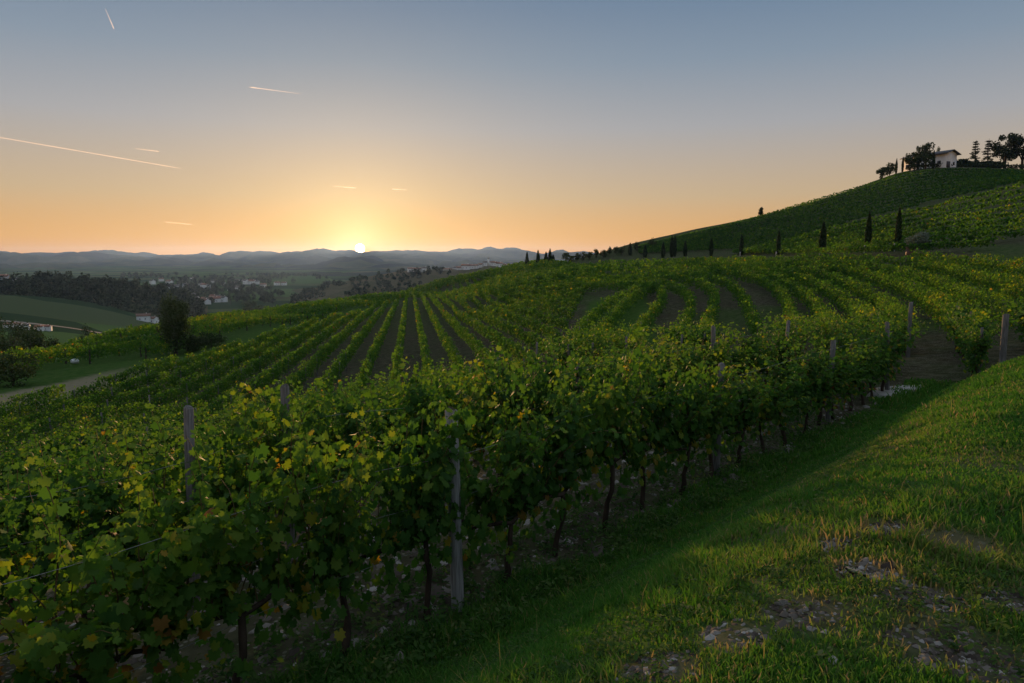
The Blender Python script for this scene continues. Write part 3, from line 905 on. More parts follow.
def conifer(loc, h, w, label, seed=1, tiers=9, gap=.5):
    """pine with layered, drooping branch tiers and see-through gaps"""
    r = np.random.default_rng(seed)
    e = empty('pine_tree', loc)
    a = Acc(); C = []
    tp = np.array([[0, 0, -.4], [.01 * h, 0, .35 * h], [-.01 * h, .01 * h, .7 * h], [0, 0, .98 * h]])
    a.tube(tp, h * np.array([.026, .02, .013, .004]), 7)
    for k in range(tiers):
        f = .2 + .78 * (k + r.uniform(-.3, .3)) / tiers
        L = w / 2 * (1.05 - f * .78) * r.uniform(.7, 1.15)
        for j in range(5):
            th = r.uniform(0, 6.283); l = L * r.uniform(.6, 1.1)
            tipz = f * h + l * r.uniform(-.12, .28)
            p0 = np.array([0, 0, f * h]); p1 = np.array([l * math.cos(th), l * math.sin(th), tipz])
            a.tube(np.array([p0, (p0 + p1) / 2 + [0, 0, .03 * h], p1]), h * np.array([.006, .004, .0015]), 4)
            m = 34
            qq = r.uniform(.3, 1.05, m)
            C.append(p0 + (p1 - p0) * qq[:, None] + r.normal(0, 1, (m, 3)) * [w * .05, w * .05, w * .022])
    C = np.vstack(C)
    leaf_cloud(r, C, w * .045, 'cypress', e, r.normal(.6, .25, len(C)), up=.8)
    a.build('trunk', M['trunk'], e, True)
    return tag(e, label, 'tree')

# cypresses along the road: column, top row, base row, distance
ORD = ['first', 'second', 'third', 'fourth', 'fifth', 'sixth', 'seventh', 'eighth', 'ninth', 'tenth']
for i, (px, yt, yb, d) in enumerate(((896.5, 209, 250, 86), (867, 213, 251, 94), (822, 223, 254, 122), (778, 231, 254, 152), (741, 235.5, 255.5, 180), (711, 239, 255, 205),
                                     (685, 242, 256, 222), (674.5, 236, 257, 229), (671.5, 236.5, 257, 231), (663, 243, 258, 238), (645, 246, 258, 250), (630, 244, 259, 256))):
    p = spot(px, d); top = P(px, yt, d)[2]
    lab = ['cypress beside the silver shrub, first along the road from the right', 'thick tall dark cypress, second along the road counting from the right', 'slim dark cypress, third along the road from the right',
           'slim cypress, fourth along the road from the right', 'slim cypress, fifth along the road from the right', 'small cypress, sixth along the road from the right', 'small slim cypress just right of the tight pair of cypresses',
           'right cypress of the tight pair near the foot of the hill', 'left cypress of the tight pair near the foot of the hill', 'short cypress just left of the tight pair', 'tiny cypress, second from the far end of the cypress road', 'tiny cypress at the far end of the cypress road'][i]
    cypress(p, max(top - p[2], 2.0), max(.75, 7.0 * d / F if d < 130 else 4.6 * d / F), lab, 40 + i, 'cypresses along the road')
for i, (px, yt, d) in enumerate(((527, 253, 214), (538, 251, 210), (546, 253, 216), (550, 249.5, 212), (553, 256, 224))):
    p = spot(px, d); top = P(px, yt, d)[2]
    cypress(p, max(top - p[2], 2.5), 4.2 * d / F, 'dark cypress in the group of five on the crest, ' + ['leftmost of them', 'second from its left', 'middle one', 'tallest one, fourth from its left', 'short one at its right edge'][i], 70 + i, 'cypresses on the crest')
# white marker posts at the feet of the cypresses
for px, d, lab in ((864, 92, 'small white marker post at the foot of the thick second cypress'), (893.5, 84, 'small white marker post at the foot of the first cypress'),
                   (819.5, 120, 'small white marker post at the foot of the third cypress'), (776, 150, 'small white marker post at the foot of the fourth cypress'), (740, 178, 'small white marker post at the foot of the fifth cypress')):
    p = spot(px, d); post(p[0], d, 1.0, .08 * d / 90, lab, None, 'concrete', 'marker_post', 0)
p = spot(921, 81); broad_tree(p, 2.0, 3.1, 'round silvery green shrub beside the cypress road', 'silver_shrub', 'shrub', 'olive', 5, 2600, 1, .02, None, 22, .17, .10)
p = spot(912, 78.5)
a = Acc(); a.box((-.62, -.4, -.3), (.62, .4, .72)); a.box((-.68, -.46, .725), (.68, .46, .83)); o = a.build('terracotta_planter', M['terracotta']); o.location = p; o.rotation_euler = (0, 0, -.35)
tag(o, 'low pale terracotta planter block in front of the silvery shrub', 'planter')

# crest of the hill
def hs(px, d): p = spot(px, d); return p
C0 = np.array([P(938, 258, 284)[0], 284, P(930, 168, 288)[2]])
def hill_house():
    e = empty('hill_house', C0 + [0, 0, -.2])
    al = R(26)
    g = np.array([math.cos(al), math.sin(al), 0]); l = np.array([-math.sin(al), math.cos(al), 0]); z = np.array([0, 0, 1.])
    Mx = np.stack([g, l, z], 1)
    W, L, H, RH = 7.4, 18.0, 5.6, 1.3
    a = Acc()
    V = np.array([[0, 0, -7], [W, 0, -7], [W, L, -7], [0, L, -7], [0, 0, H], [W, 0, H], [W, L, H], [0, L, H], [W / 2, 0, H + RH - .03], [W / 2, L, H + RH - .03]])
    a.add(V @ Mx.T, [[0, 1, 5, 4], [1, 2, 6, 5], [2, 3, 7, 6], [3, 0, 4, 7]]); a.add(V @ Mx.T, [[4, 5, 8], [6, 7, 9]])
    a.build('wall', M['white_wall'], e)
    a = Acc(); ov = 1.1
    for sx in (0, 1):
        x0, x1 = (-ov, W / 2) if sx == 0 else (W + ov, W / 2)
        z0 = H + .06 - RH / (W / 2) * ov
        V = np.array([[x0, -ov, z0], [x1, -ov, H + RH + .06], [x1, L + ov, H + RH + .06], [x0, L + ov, z0]])
        V = np.vstack([V, V + [0, 0, .28]])
        a.add(V @ Mx.T, [[0, 1, 2, 3], [7, 6, 5, 4], [0, 4, 5, 1], [2, 6, 7, 3], [1, 5, 6, 2], [3, 7, 4, 0]])
    a.build('roof', M['dark_roof'], e)
    for y0, z0, w_, h_ in ((1.8, 1.6, 1.4, 1.2), (5.2, 1.5, 1.5, 1.3), (8.6, 1.5, 1.5, 1.3), (12, 1.5, 1.5, 1.3), (15.2, 1.5, 1.5, 1.3)):
        f = Acc(); f.box((-.07, y0 - .12, z0 - .12), (.01, y0 + w_ + .12, z0 + h_ + .12), M=Mx); fo = f.build('window', M['concrete'], e)
        f = Acc(); f.box((-.10, y0, z0), (-.072, y0 + w_, z0 + h_), M=Mx); f.build('pane', M['glass'], fo)
    f = Acc(); f.box((.8, -.09, 0), (3.2, .01, 2.5), M=Mx); f.build('door', M['dark_roof'], e)
    f = Acc(); f.box((5.1, -.09, 1.2), (6.1, .01, 2.4), M=Mx); f.build('window', M['glass'], e)
    tag(e, 'long low white house with a shallow gable roof on top of the hill', 'house')
hill_house()
TD = [  # px, top, base, d, width px, kind, label
 (876, 170, 180, 288, 9, 'b', 'small bushy tree lowest on the slope left of the house'), (884.5, 169, 178, 289, 9, 'b', 'small round tree beside the thin cypress left of the house'),
 (890.3, 159, 176, 292, 2.6, 'c', 'thin free-standing cypress left of the house'), (896.5, 157.5, 171, 294, 2.6, 'c', 'thin cypress at the far left end of the house'),
 (904, 154, 168.5, 291, 12, 'b', 'round tree in front of the left end of the house'), (911.5, 157, 168, 291, 3, 'c', 'narrow cypress between the two round trees before the house'),
 (918.5, 144.5, 168, 290, 16, 'b', 'tallest round tree in front of the long wall of the house'), (926.5, 151, 169, 289, 3.4, 'c', 'narrow cypress in front of the corner of the house'),
 (930, 148, 160, 322, 7, 'b', 'small crown showing above the house roof'),
 (967, 139.5, 165, 302, 13, 'p', 'slim airy pine nearest the right side of the house'), (979.5, 138, 165, 304, 13, 'p', 'airy pine between the slim pine and the two big pines'),
 (997, 132, 168, 300, 25, 'g', 'big dark pine with layered crown right of the house'), (1013, 130.5, 168, 301, 26, 'g', 'biggest dark pine on the hilltop near the edge of the photo'),
 (1034, 138, 168, 303, 22, 'g', 'dark pine mostly outside the frame on the hilltop')]
for i, (px, yt, yb, d, wp, kd, lab) in enumerate(TD):
    p = spot(px, d - (9 if px < 928 else 0)); top = P(px, yt, p[1])[2]; h = max(top - p[2], 5.2 if kd == 'b' else 3.0); w = wp * d / F
    if kd == 'b': broad_tree(p, h, w * 1.05, lab, 'round_tree', 'tree', 'tree', 300 + i, 1500, 1.1, .16, None, 14, .17, w * .06)
    elif kd == 'c': cypress(p, h, w, lab, 300 + i)
    elif kd == 'p': conifer(p, h, w, lab, 300 + i, 10)
    else: broad_tree(p, h, w, lab, 'pine_tree', 'tree', 'cypress', 300 + i, 3400, 1.0, .22, None, 22, .12, w * .035, h * .035)
# flat dark hedge right of the house
def hedge(px0, px1, d0, d1, h, w, label, name='hedge', lift=0.0, n=2500, seed=5, mat='cypress', cat='hedge'):
    r = np.random.default_rng(seed)
    a, b = spot(px0, d0), spot(px1, d1)
    e = empty(name, a)
    q = r.random(n)
    top = h * (.75 + .45 * vnoise(q * 9 + seed, q * 0 + seed))
    pos = (b - a)[None] * q[:, None]
    g = gz(a[0] + pos[:, 0], a[1] + pos[:, 1]) - a[2]
    C = np.column_stack([pos[:, 0] + r.normal(0, w / 3, n), pos[:, 1] + r.normal(0, w / 3, n), g + lift + (top - lift) * r.random(n) ** .7])
    leaf_cloud(r, C, .05 * w + .12 * h, mat, e, r.normal(.4, .25, n), name='foliage')
    tag(e, label, cat); return e
hedge(943, 952, 294, 295, 2.6, 2.0, 'dark clipped hedge at the foot of the white gable wall', seed=3, n=700)
hedge(951, 993, 296, 296, 3.0, 3.0, 'long low dark hedge between the house and the big pines', seed=4)
hedge(905, 944, 285, 287, 1.5, 2.0, 'low dark hedge along the front of the house', seed=6, n=1200)
hedge(948, 1040, 289, 291, 1.5, 2.4, 'strip of low dark bushes along the hilltop right of the house', 'bushes', seed=8, n=2600, cat='bushes')
p = spot(759, 281); broad_tree(p, 3.4, 2.4, 'lone dark shrub on the skyline halfway down the hill', 'skyline_shrub', 'shrub', 'cypress', 9, 700, 1, .05, None, 10, .2, .22)
for i, px in enumerate((566, 571, 577, 583, 589, 596, 603, 609, 616, 622, 637, 652)):
    d = 258 + 2 * (i % 3); p = spot(px, d)
    broad_tree(p, 2.9 + rng.uniform(-.4, .8), 2.4 + rng.uniform(-.5, .8), 'small bushy tree in the line along the skyline left of the cypress road', 'small_tree', 'tree', 'tree', 400 + i, 420, 1, .12, 'small trees along the skyline', 9, .2, .24)

# trees below the vineyard at the left
p = spot(170, 84); H_ = P(170, 292, 84)[2] - p[2]
broad_tree(p, H_, 3.8, 'large lone dark tree standing at the left below the vineyard', 'broadleaf_tree', 'tree', 'tree', 21, 5200, 1.0, .06, None, 26, .15, .13)
p = spot(190, 86); broad_tree(p, 2.0, 2.2, 'low green bush at the right foot of the lone tree', 'bush', 'bush', 'tree', 22, 1500, 1, .02, None, 14, .18, .12)
p = spot(207, 88); broad_tree(p, 2.0, 3.2, 'small spreading bush on the meadow right of the lone tree', 'bush', 'bush', 'tree', 23, 1200, 1, .02, None, 14, .18, .12)
p = spot(2, 58); broad_tree(p, 3.2, 4.0, 'dark rounded bush at the left edge beside the pale meadow', 'bush', 'bush', 'tree', 24, 2200, 1, .02, None, 16, .17, .11)
for i, (px, yt, d, w, lab) in enumerate(((6, 322, 135, 6.5, 'leafy tree at the left edge above the terrace rows'), (22, 326, 130, 5.5, 'leafy tree second from the left edge above the terrace rows'),
                                         (38, 331, 128, 4.2, 'small tree at the right end of the trees above the terrace'), (-14, 318, 140, 7, 'tall tree just outside the left edge above the terrace'),
                                         (82, 325, 190, 5, 'small tree beside the pale valley road, left of the lone tree'))):
    p = spot(px, d); h = max(P(px, yt, d)[2] - p[2], 3)
    broad_tree(p, h, w, lab, 'broadleaf_tree', 'tree', 'tree', 30 + i, 1600, 1, .15, None, 16, .17, .22)
p = hit(75, 364, 0)
def bale():
    a = Acc(); q = np.linspace(-1, 1, 13); rad = .34 * np.clip(1 - np.abs(q) ** 5, .02, 1) ** .5
    a.tube(np.column_stack([q * .42, q * 0, q * 0 + .30]), rad * .75, 14)
    o = a.build('wrapped_bale', M['white_plastic'], None, True); o.location = (p[0], p[1], gz1(p[0], p[1])); o.rotation_euler = (0, 0, .15)
    tag(o, 'small pale white bale lying on the meadow at the left', 'bale')
bale()

# ------------------------------------------------------------------ hills beyond, valley village
def hill_mat(name, stops, s1, s2):
    m, nt, out = new_mat(name)
    b = N(nt, 'ShaderNodeBsdfPrincipled', i_Roughness=1.0); b.inputs['Specular IOR Level'].default_value = 0
    tc = N(nt, 'ShaderNodeTexCoord')
    n1 = N(nt, 'ShaderNodeTexNoise', i_Scale=s1, i_Detail=10, i_Roughness=.7); n2 = N(nt, 'ShaderNodeTexVoronoi', i_Scale=s2)
    nt.links.new(tc.outputs['Object'], n1.inputs['Vector']); nt.links.new(tc.outputs['Object'], n2.inputs['Vector'])
    ad = N(nt, 'ShaderNodeMath', operation='MULTIPLY_ADD', i_1=.45); nt.links.new(n2.outputs['Color'], ad.inputs[0]); nt.links.new(n1.outputs[0], ad.inputs[2])
    r = ramp(nt, stops, ad.outputs[0]); nt.links.new(r.outputs[0], b.inputs['Base Color']); nt.links.new(b.outputs[0], out.inputs[0])
    bp = N(nt, 'ShaderNodeBump', i_Strength=1.0, i_Distance=6.0); nt.links.new(n1.outputs[0], bp.inputs['Height']); nt.links.new(bp.outputs[0], b.inputs['Normal'])
    return m
FOREST = [(.35, (.016, .021, .024)), (.55, (.024, .032, .032)), (.8, (.04, .055, .03)), (.95, (.07, .07, .04))]
M['far_forest'] = hill_mat('far_forest', FOREST, .004, .0025)
M['hill_field'] = hill_mat('hill_field', [(.3, (.03, .042, .02)), (.6, (.055, .06, .028)), (.9, (.10, .085, .05))], .02, .008)

def ridge(prof, d, wf, wb, mat, rough_, seed, wl, zb=-62.0):
    prof = np.array(prof, float)
    px = np.linspace(prof[0, 0], prof[-1, 0], 420)
    py = np.interp(px, prof[:, 0], prof[:, 1])
    k = np.ones(9) / 9; py = np.convolve(np.pad(py, 4, 'edge'), k, 'valid')
    offs = np.concatenate([np.linspace(-1, 0, 26), np.linspace(0, 1, 8)[1:]])
    V = []
    for o in offs:
        dd = d + (wf if o < 0 else wb) * o
        sh = (1 - abs(o)) ** (1.25 if o < 0 else 1) if abs(o) < 1 else 0
        for x_, y_ in zip(px, py):
            c = P(x_, y_, d); b = P(x_, 258, dd)
            n = fbm(np.array([b[0] / wl + seed]), np.array([dd / wl]), 5)[0] - .5
            V.append((b[0], dd, zb + (c[2] - zb) * sh + n * rough_ * 2.6 * min(1, 3 * sh) * (1.6 if abs(o) > .06 else .55)))
    ny, nx = len(offs), len(px); ix = np.arange(ny * nx).reshape(ny, nx)
    q = np.stack([ix[:-1, :-1], ix[:-1, 1:], ix[1:, 1:], ix[1:, :-1]], -1).reshape(-1, 4)
    o = mk('hills', V, [q], mat, None, None, True)
    return tag(o, kind='structure')
ridge([(-420, 262), (-60, 256), (0, 256), (30, 256), (60, 258), (115, 254.5), (170, 257), (186, 255), (230, 254.5), (262, 256), (300, 253.5), (350, 254), (398, 248.5), (408, 249), (420, 250.5), (444, 252), (490, 251), (515, 252.5), (535, 253), (600, 256), (900, 262)], 9000, 2200, 500, M['far_forest'], 75, 3, 600)
ridge([(-420, 255), (-60, 254), (0, 255.5), (14, 258), (40, 259.5), (110, 256.5), (150, 258), (185, 260), (215, 263), (260, 266), (300, 263), (335, 260), (380, 258), (430, 259), (470, 262), (520, 257), (570, 258), (700, 263)], 6800, 1800, 500, M['far_forest'], 60, 8, 450)
ridge([(-420, 268), (-80, 270), (0, 270), (22, 267.5), (40, 265.5), (62, 267), (85, 268.5), (106, 268), (122, 271), (150, 276), (190, 277), (230, 275), (262, 271), (300, 268), (330, 264), (370, 262), (420, 264), (470, 268), (560, 270)], 4600, 1300, 500, M['far_forest'], 38, 15, 320)
ridge([(190, 282), (225, 279), (262, 279), (300, 276), (350, 273), (400, 270), (470, 270), (560, 274)], 2600, 600, 300, M['far_forest'], 18, 25, 200)
ridge([(250, 306), (285, 299), (300, 293), (320, 287), (345, 281), (372, 275), (400, 270.5), (430, 268.5), (446, 269.5), (460, 268), (475, 265.5), (490, 262.5), (505, 264), (520, 266.5), (545, 270), (620, 278)], 1100, 330, 250, M['hill_field'], 6, 33, 60)
ridge([(-420, 276), (-60, 279), (0, 281), (55, 279.5), (80, 282), (110, 284), (140, 287), (160, 291), (185, 298), (205, 306)], 760, 210, 200, M['hill_field'], 5, 41, 60)

M['wood_leaf'] = leaf_mat('wood_foliage', [(0.0, (0.008, 0.018, 0.010)), (0.6, (0.020, 0.034, 0.016)), (1.0, (0.045, 0.052, 0.022))], transl=.05, objvar=0, spec=0, rough=1.0)
def wood(region, label, n, seed, dlo, dhi, hgt, sz):
    """a far-off wood: many crowns, one mass"""
    r = np.random.default_rng(seed); Vs = []; K = []
    for _ in range(n):
        px = r.uniform(region[0], region[1]); f = r.random()
        d = dlo + (dhi - dlo) * f
        x = P(px, 258, d)[0]; z = region[2](px, d)
        if z is None: continue
        h = hgt * r.uniform(.6, 1.25); m = 34
        C = norm(r.normal(0, 1, (m, 3))) * r.random((m, 1)) ** .4 * [h * .42, h * .42, h * .5] + [x, d, z + h * .5]
        Vs.append(place_leaves(C, r.normal(0, 1, (m, 3)) + [0, 0, .5], r.normal(0, 1, (m, 3)), sz * r.uniform(.6, 1.2, m), np.array([[0, -1, 0], [.8, 0, 0], [0, 1, 0], [-.8, 0, 0]])).reshape(-1, 3))
        K.append(np.repeat(np.clip(r.normal(.35, .15) + r.normal(0, .15, m), 0, 1), 4))
    V = np.vstack(Vs)
    tag(mk('woods', V, [np.arange(len(V)).reshape(-1, 4)], M['wood_leaf'], None, np.concatenate(K)), label, 'woods', None, 'stuff')
_pf = np.array([(-420, 276), (-60, 279), (0, 281), (55, 279.5), (80, 282), (110, 284), (140, 287), (160, 291), (185, 298), (205, 306)], float)
def slope_z(px, d):
    o = (d - 760) / 210.0
    top = P(px, np.interp(px, _pf[:, 0], _pf[:, 1]), 760)[2]
    lo = {True: -.62, False: -.30}[px > 55]
    if o < -.62 + max(0, (55 - px)) * .004: return None
    return -62 + (top + 62) * (1 - abs(o)) ** 1.25
wood((-80, 200, slope_z), 'dark wood covering the hill at the left', 900, 51, 625, 762, 9.0, 1.5)
def floor_z(px, d): return -60.0 if fbm(np.array([px * .02]), np.array([d * .004]), 3)[0] > .47 else None
wood((120, 330, floor_z), 'tree belts in the valley around the village', 700, 52, 900, 2500, 10, 2.4)
def m4z(px, d): 
    c = np.array([(285, 299), (300, 293), (320, 287), (345, 281), (372, 275), (400, 270.5), (430, 268.5), (446, 269.5), (460, 268), (475, 265.5), (490, 262.5), (505, 264), (520, 266.5), (545, 270)], float)
    if fbm(np.array([px * .03]), np.array([d * .01]), 3)[0] < .45: return None
    return -62 + (P(px, np.interp(px, c[:, 0], c[:, 1]), 1100)[2] + 62) * max(0, 1 - abs((d - 1100) / 330)) ** 1.25
wood((290, 540, m4z), 'scattered trees on the hill below the hilltop village', 420, 53, 880, 1095, 7, 1.6)

def house_proto(w, l, h, rh, roofmat):
    e = empty('village_house', (0, 0, 0))
    a = Acc()
    V = np.array([[-w / 2, -l / 2, -1], [w / 2, -l / 2, -1], [w / 2, l / 2, -1], [-w / 2, l / 2, -1], [-w / 2, -l / 2, h], [w / 2, -l / 2, h], [w / 2, l / 2, h], [-w / 2, l / 2, h], [-w / 2, 0, h + rh - .05], [w / 2, 0, h + rh - .05]])
    a.add(V, [[0, 1, 5, 4], [1, 2, 6, 5], [2, 3, 7, 6], [3, 0, 4, 7]]); a.add(V, [[4, 7, 8], [5, 6, 9]]); a.build('wall', M['white_wall'], e)
    a = Acc()
    for s in (-1, 1):
        y0 = s * (l / 2 + .5); z0 = h - rh / (l / 2) * .5 + .05
        V = np.array([[-w / 2 - .4, y0, z0], [w / 2 + .4, y0, z0], [w / 2 + .4, 0, h + rh + .05], [-w / 2 - .4, 0, h + rh + .05]]); V = np.vstack([V, V + [0, 0, .25]])
        a.add(V, [[0, 1, 2, 3], [7, 6, 5, 4], [0, 4, 5, 1], [2, 6, 7, 3], [1, 5, 6, 2], [3, 7, 4, 0]])
    ro = a.build('roof', M[roofmat], e)
    a = Acc(); a.box((w * .2, .6, h + rh * .2), (w * .2 + .7, 1.3, h + rh + .9)); a.build('chimney', M['white_wall'], ro)
    for x in (-w * .3, w * .08):
        a = Acc(); a.box((x, -l / 2 - .06, h * .35), (x + 1.2, -l / 2 + .02, h * .35 + 1.4)); a.build('window', M['glass'], e)
    return e
HP = [house_proto(11, 8, 5.5, 2.2, 'tile_roof'), house_proto(14, 9, 6, 2.4, 'tile_roof'), house_proto(9, 8, 6.5, 2, 'dark_roof'), house_proto(18, 9, 4.5, 2, 'dark_roof')]
_hu = set()
def place_house(loc, k, rz, label, group=None, sc=1.0):
    o = HP[k] if k not in _hu else copy_tree(HP[k]); _hu.add(k)
    o.location = tuple(loc); o.rotation_euler = (0, 0, rz); o.scale = (sc,) * 3
    tag(o, label, 'house', group)
    if not group and 'group' in o: del o['group']
rh = np.random.default_rng(5)
place_house(spot(139.5, 575), 1, .5, 'pale house at the foot of the wooded hill, left of the lone tree', None, .75)
place_house(spot(149, 580), 0, -.3, 'small house hugging the left side of the lone tree, below the wood', None, .7)
for px, py in ((190.5, 298), (194.5, 301), (201.5, 301), (202, 305), (211, 299), (212.5, 302.5), (216.5, 300), (207, 302), (221, 302)):
    d = 60 * F / (py - 258); place_house((P(px, 258, d)[0], d, -60), int(rh.integers(0, 3)), rh.uniform(-.6, .6), 'house of the near valley village just right of the lone tree', 'houses of the near valley village', rh.uniform(.75, 1.0))
for px, py in ((151, 284), (168, 284), (170.5, 288), (176, 288), (184, 287), (211, 283.5), (204, 288), (199, 287), (251, 284), (256, 284), (245, 284), (238, 281.5), (276, 285), (283, 285), (232, 290), (233, 284), (222, 285), (262, 287), (190.5, 280), (160, 281)):
    d = 60 * F / (py - 258); place_house((P(px, 258, d)[0], d, -60), int(rh.integers(0, 4)), rh.uniform(-.7, .7), 'tiny pale house scattered on the hazy far valley floor', 'houses on the far valley floor', rh.uniform(.9, 1.3))
for i, (px, d) in enumerate(((2, 330), (11, 335), (20, 333), (33, 338), (40, 345))):
    place_house(spot(px, d), i % 3, rh.uniform(-.3, .3), 'pale house of the row at the left edge beyond the trees', 'houses at the left edge of the valley', .33)
def on_ridge(px, py, d): return P(px, py, d)
place_house(on_ridge(4, 281, 752), 0, .2, 'pale house on the ridge above the dark wood at the left edge', None, .9)
place_house(on_ridge(15, 281, 752), 3, .1, 'white house on the ridge second from the left edge, above the wood', None, .5)
place_house(on_ridge(107, 285, 752), 2, .4, 'white house on the ridge at the right end of the dark wood', None, .6)
for px, py in ((411, 271), (417, 271.5), (424, 271), (447, 272), (455, 270.5), (460, 271), (466, 269), (471, 268), (477, 267.5), (481, 266.5), (485, 265), (494, 265), (499, 266), (504, 267), (451, 272.5), (509, 268.5)):
    place_house(on_ridge(px, py + .6, 1080), int(rh.integers(0, 3)), rh.uniform(-.5, .5), 'tiny house of the hilltop village right of the sun', 'houses of the hilltop village', rh.uniform(.7, 1.0))
def church(loc, sc, label, spire):
    e = empty('church', loc, 0, sc)
    a = Acc(); a.box((-2, -2, -2), (2, 2, 13)); a.build('tower', M['white_wall'], e)
    a = Acc(); V = [[-2.3, -2.3, 13.02], [2.3, -2.3, 13.02], [2.3, 2.3, 13.02], [-2.3, 2.3, 13.02], [0, 0, 13 + spire]]
    a.add(V, [[0, 1, 4], [1, 2, 4], [2, 3, 4], [3, 0, 4]]); a.build('spire', M['dark_roof'], e)
    a = Acc(); a.box((2.02, -3, -2), (14, 3, 6)); a.build('nave', M['white_wall'], e)
    a = Acc(); V = [[2.05, -3.4, 6.02], [14.4, -3.4, 6.02], [14.4, 3.4, 6.02], [2.05, 3.4, 6.02], [2.05, 0, 9], [14.4, 0, 9]]
    a.add(V, [[0, 1, 5, 4], [2, 3, 4, 5]]); a.add(V, [[3, 0, 4], [1, 2, 5]]); a.build('roof', M['tile_roof'], e)
    tag(e, label, 'church')
church(on_ridge(488.5, 265, 1080), .7, 'church with tower at the top of the hilltop village', 5)
church(on_ridge(60, 281.5, 750), .45, 'small white church tower on the ridge above the dark wood', 3)
for i, (px, py, h, w, lab) in enumerate(((203, 303, 16, 7, 'dark conifer left of the near valley village'), (228, 303, 19, 8, 'tall dark conifer at the right end of the near valley village'), (185, 303, 14, 8, 'dark conifer rising behind the lone tree'))):
    d = 60 * F / (py - 258) * .97; conifer((P(px, 258, d)[0], d, -60), h, w, lab, 600 + i, 8)
p = (P(250, 258, 700)[0], 700, -60); broad_tree(p, 15, 22, 'wide dark tree in the haze right of the valley village', 'broadleaf_tree', 'tree', 'tree', 77, 900, 1, .1, None, 12, .17, 1.4)
# valley road
def road():
    pts = [spot(px, d) for px, d in ((-40, 372), (30, 376), (60, 384), (90, 392), (116, 398), (128, 404), (150, 420))]
    pts = np.array(pts); L = resample(pts[:, :2], 4); z = gz(L[:, 0], L[:, 1]) + .35
    d = norm(np.gradient(L, axis=0)); n = np.column_stack([-d[:, 1], d[:, 0]]) * 2.8
    V = np.vstack([np.column_stack([L - n, z]), np.column_stack([L + n, z])]); k = len(L); i = np.arange(k - 1)
    tag(mk('road', V, [np.stack([i, i + 1, i + 1 + k, i + k], -1)], M['stone']), kind='structure')
road()

# ------------------------------------------------------------------ sky things: the sun and the vapour trails
m, nt, out = new_mat('sun_surface'); em = N(nt, 'ShaderNodeEmission', i_Strength=14.0); em.inputs['Color'].default_value = (1, .80, .45, 1); nt.links.new(em.outputs[0], out.inputs[0])
m.cycles.emission_sampling = 'NONE'
bpy.ops.mesh.primitive_uv_sphere_add(segments=48, ring_count=24, radius=20000 * 4.6 / F, location=tuple(P(360, 248.5, 20000)))
o = bpy.context.object; o.name = 'sun'; o.data.materials.append(m)
for pl in o.data.polygons: pl.use_smooth = True
tag(o, kind='structure'); o.visible_shadow = True
M['vapour'] = None
m, nt, out = new_mat('vapour'); at = N(nt, 'ShaderNodeAttribute', attribute_name='tint')
tr = N(nt, 'ShaderNodeBsdfTransparent'); df = N(nt, 'ShaderNodeBsdfTranslucent'); df.inputs[0].default_value = (.95, .95, .95, 1); d2 = N(nt, 'ShaderNodeBsdfDiffuse'); d2.inputs[0].default_value = (.95, .95, .95, 1)
sc_ = N(nt, 'ShaderNodeMath', operation='MULTIPLY', i_1=.27); nt.links.new(at.outputs['Fac'], sc_.inputs[0]); mx0 = N(nt, 'ShaderNodeAddShader'); mx = N(nt, 'ShaderNodeMixShader'); nt.links.new(df.outputs[0], mx0.inputs[0]); nt.links.new(d2.outputs[0], mx0.inputs[1])
nt.links.new(sc_.outputs[0], mx.inputs[0]); nt.links.new(tr.outputs[0], mx.inputs[1]); nt.links.new(mx0.outputs[0], mx.inputs[2]); nt.links.new(mx.outputs[0], out.inputs[0])
M['vapour'] = m
for (x0, y0, x1, y1, w0, w1, o0, o1, lab) in ((-20, 134, 181, 168.5, 2.2, 1.2, .30, .55, 'longest thin vapour trail, slanting at the left of the sky'), (105, 8, 114, 29, .7, 2.2, .3, .55, 'short steep vapour trail near the top left corner'),
        (249, 87, 302, 94, 2.0, .8, .6, .25, 'bright short vapour trail above and left of the sun'), (135, 148.5, 159, 151.5, 1.0, 1.6, .35, .6, 'faint tiny vapour trail just above the longest one'),
        (331, 186, 356, 188, 1.2, 1.8, .4, .7, 'faint vapour trail high above the sun'), (392, 189, 408, 190, 1.6, 1.2, .7, .4, 'tiny faint vapour trail up and right of the sun'), (165, 222, 192, 224.5, 2.8, 1.8, .3, .5, 'faint wide wisp low in the sky left of the sun')):
    k = 14; q = np.linspace(0, 1, k); D = 26000
    pts = np.array([P(x0 + (x1 - x0) * t, y0 + (y1 - y0) * t, D) for t in q])
    rad = (w0 + (w1 - w0) * q) * D / F * .25 * (1 + .15 * np.sin(q * 21)); rad[0] *= .2; rad[-1] *= .3
    a = Acc(); a.tube(pts, rad, 8, np.repeat(o0 + (o1 - o0) * q, 8), cap=False)
    tag(a.build('vapour_trail', m, None, True), lab, 'vapour trail')

# ------------------------------------------------------------------ the hazy air
m, nt, out = new_mat('haze'); pv = N(nt, 'ShaderNodeVolumePrincipled')
pv.inputs['Color'].default_value = (.27, .47, 1.0, 1); pv.inputs['Density'].default_value = 0.3e-4; pv.inputs['Anisotropy'].default_value = .62
nt.links.new(pv.outputs[0], out.inputs['Volume'])
a = Acc(); a.box((-11500, -2500, -95), (11500, 11800, 170)); o = a.build('haze', m); tag(o, 'pale evening haze filling the valley', 'haze', None, 'stuff')
# ------------------------------------------------------------------ grass, weeds, stones on the bank
def in_view(x, y, z, m=1500):
    px, py = proj(x, np.maximum(y, .2), z)
    return (y > .15) & (px > -m) & (px < 1024 + m) & (py < 683 + 900)

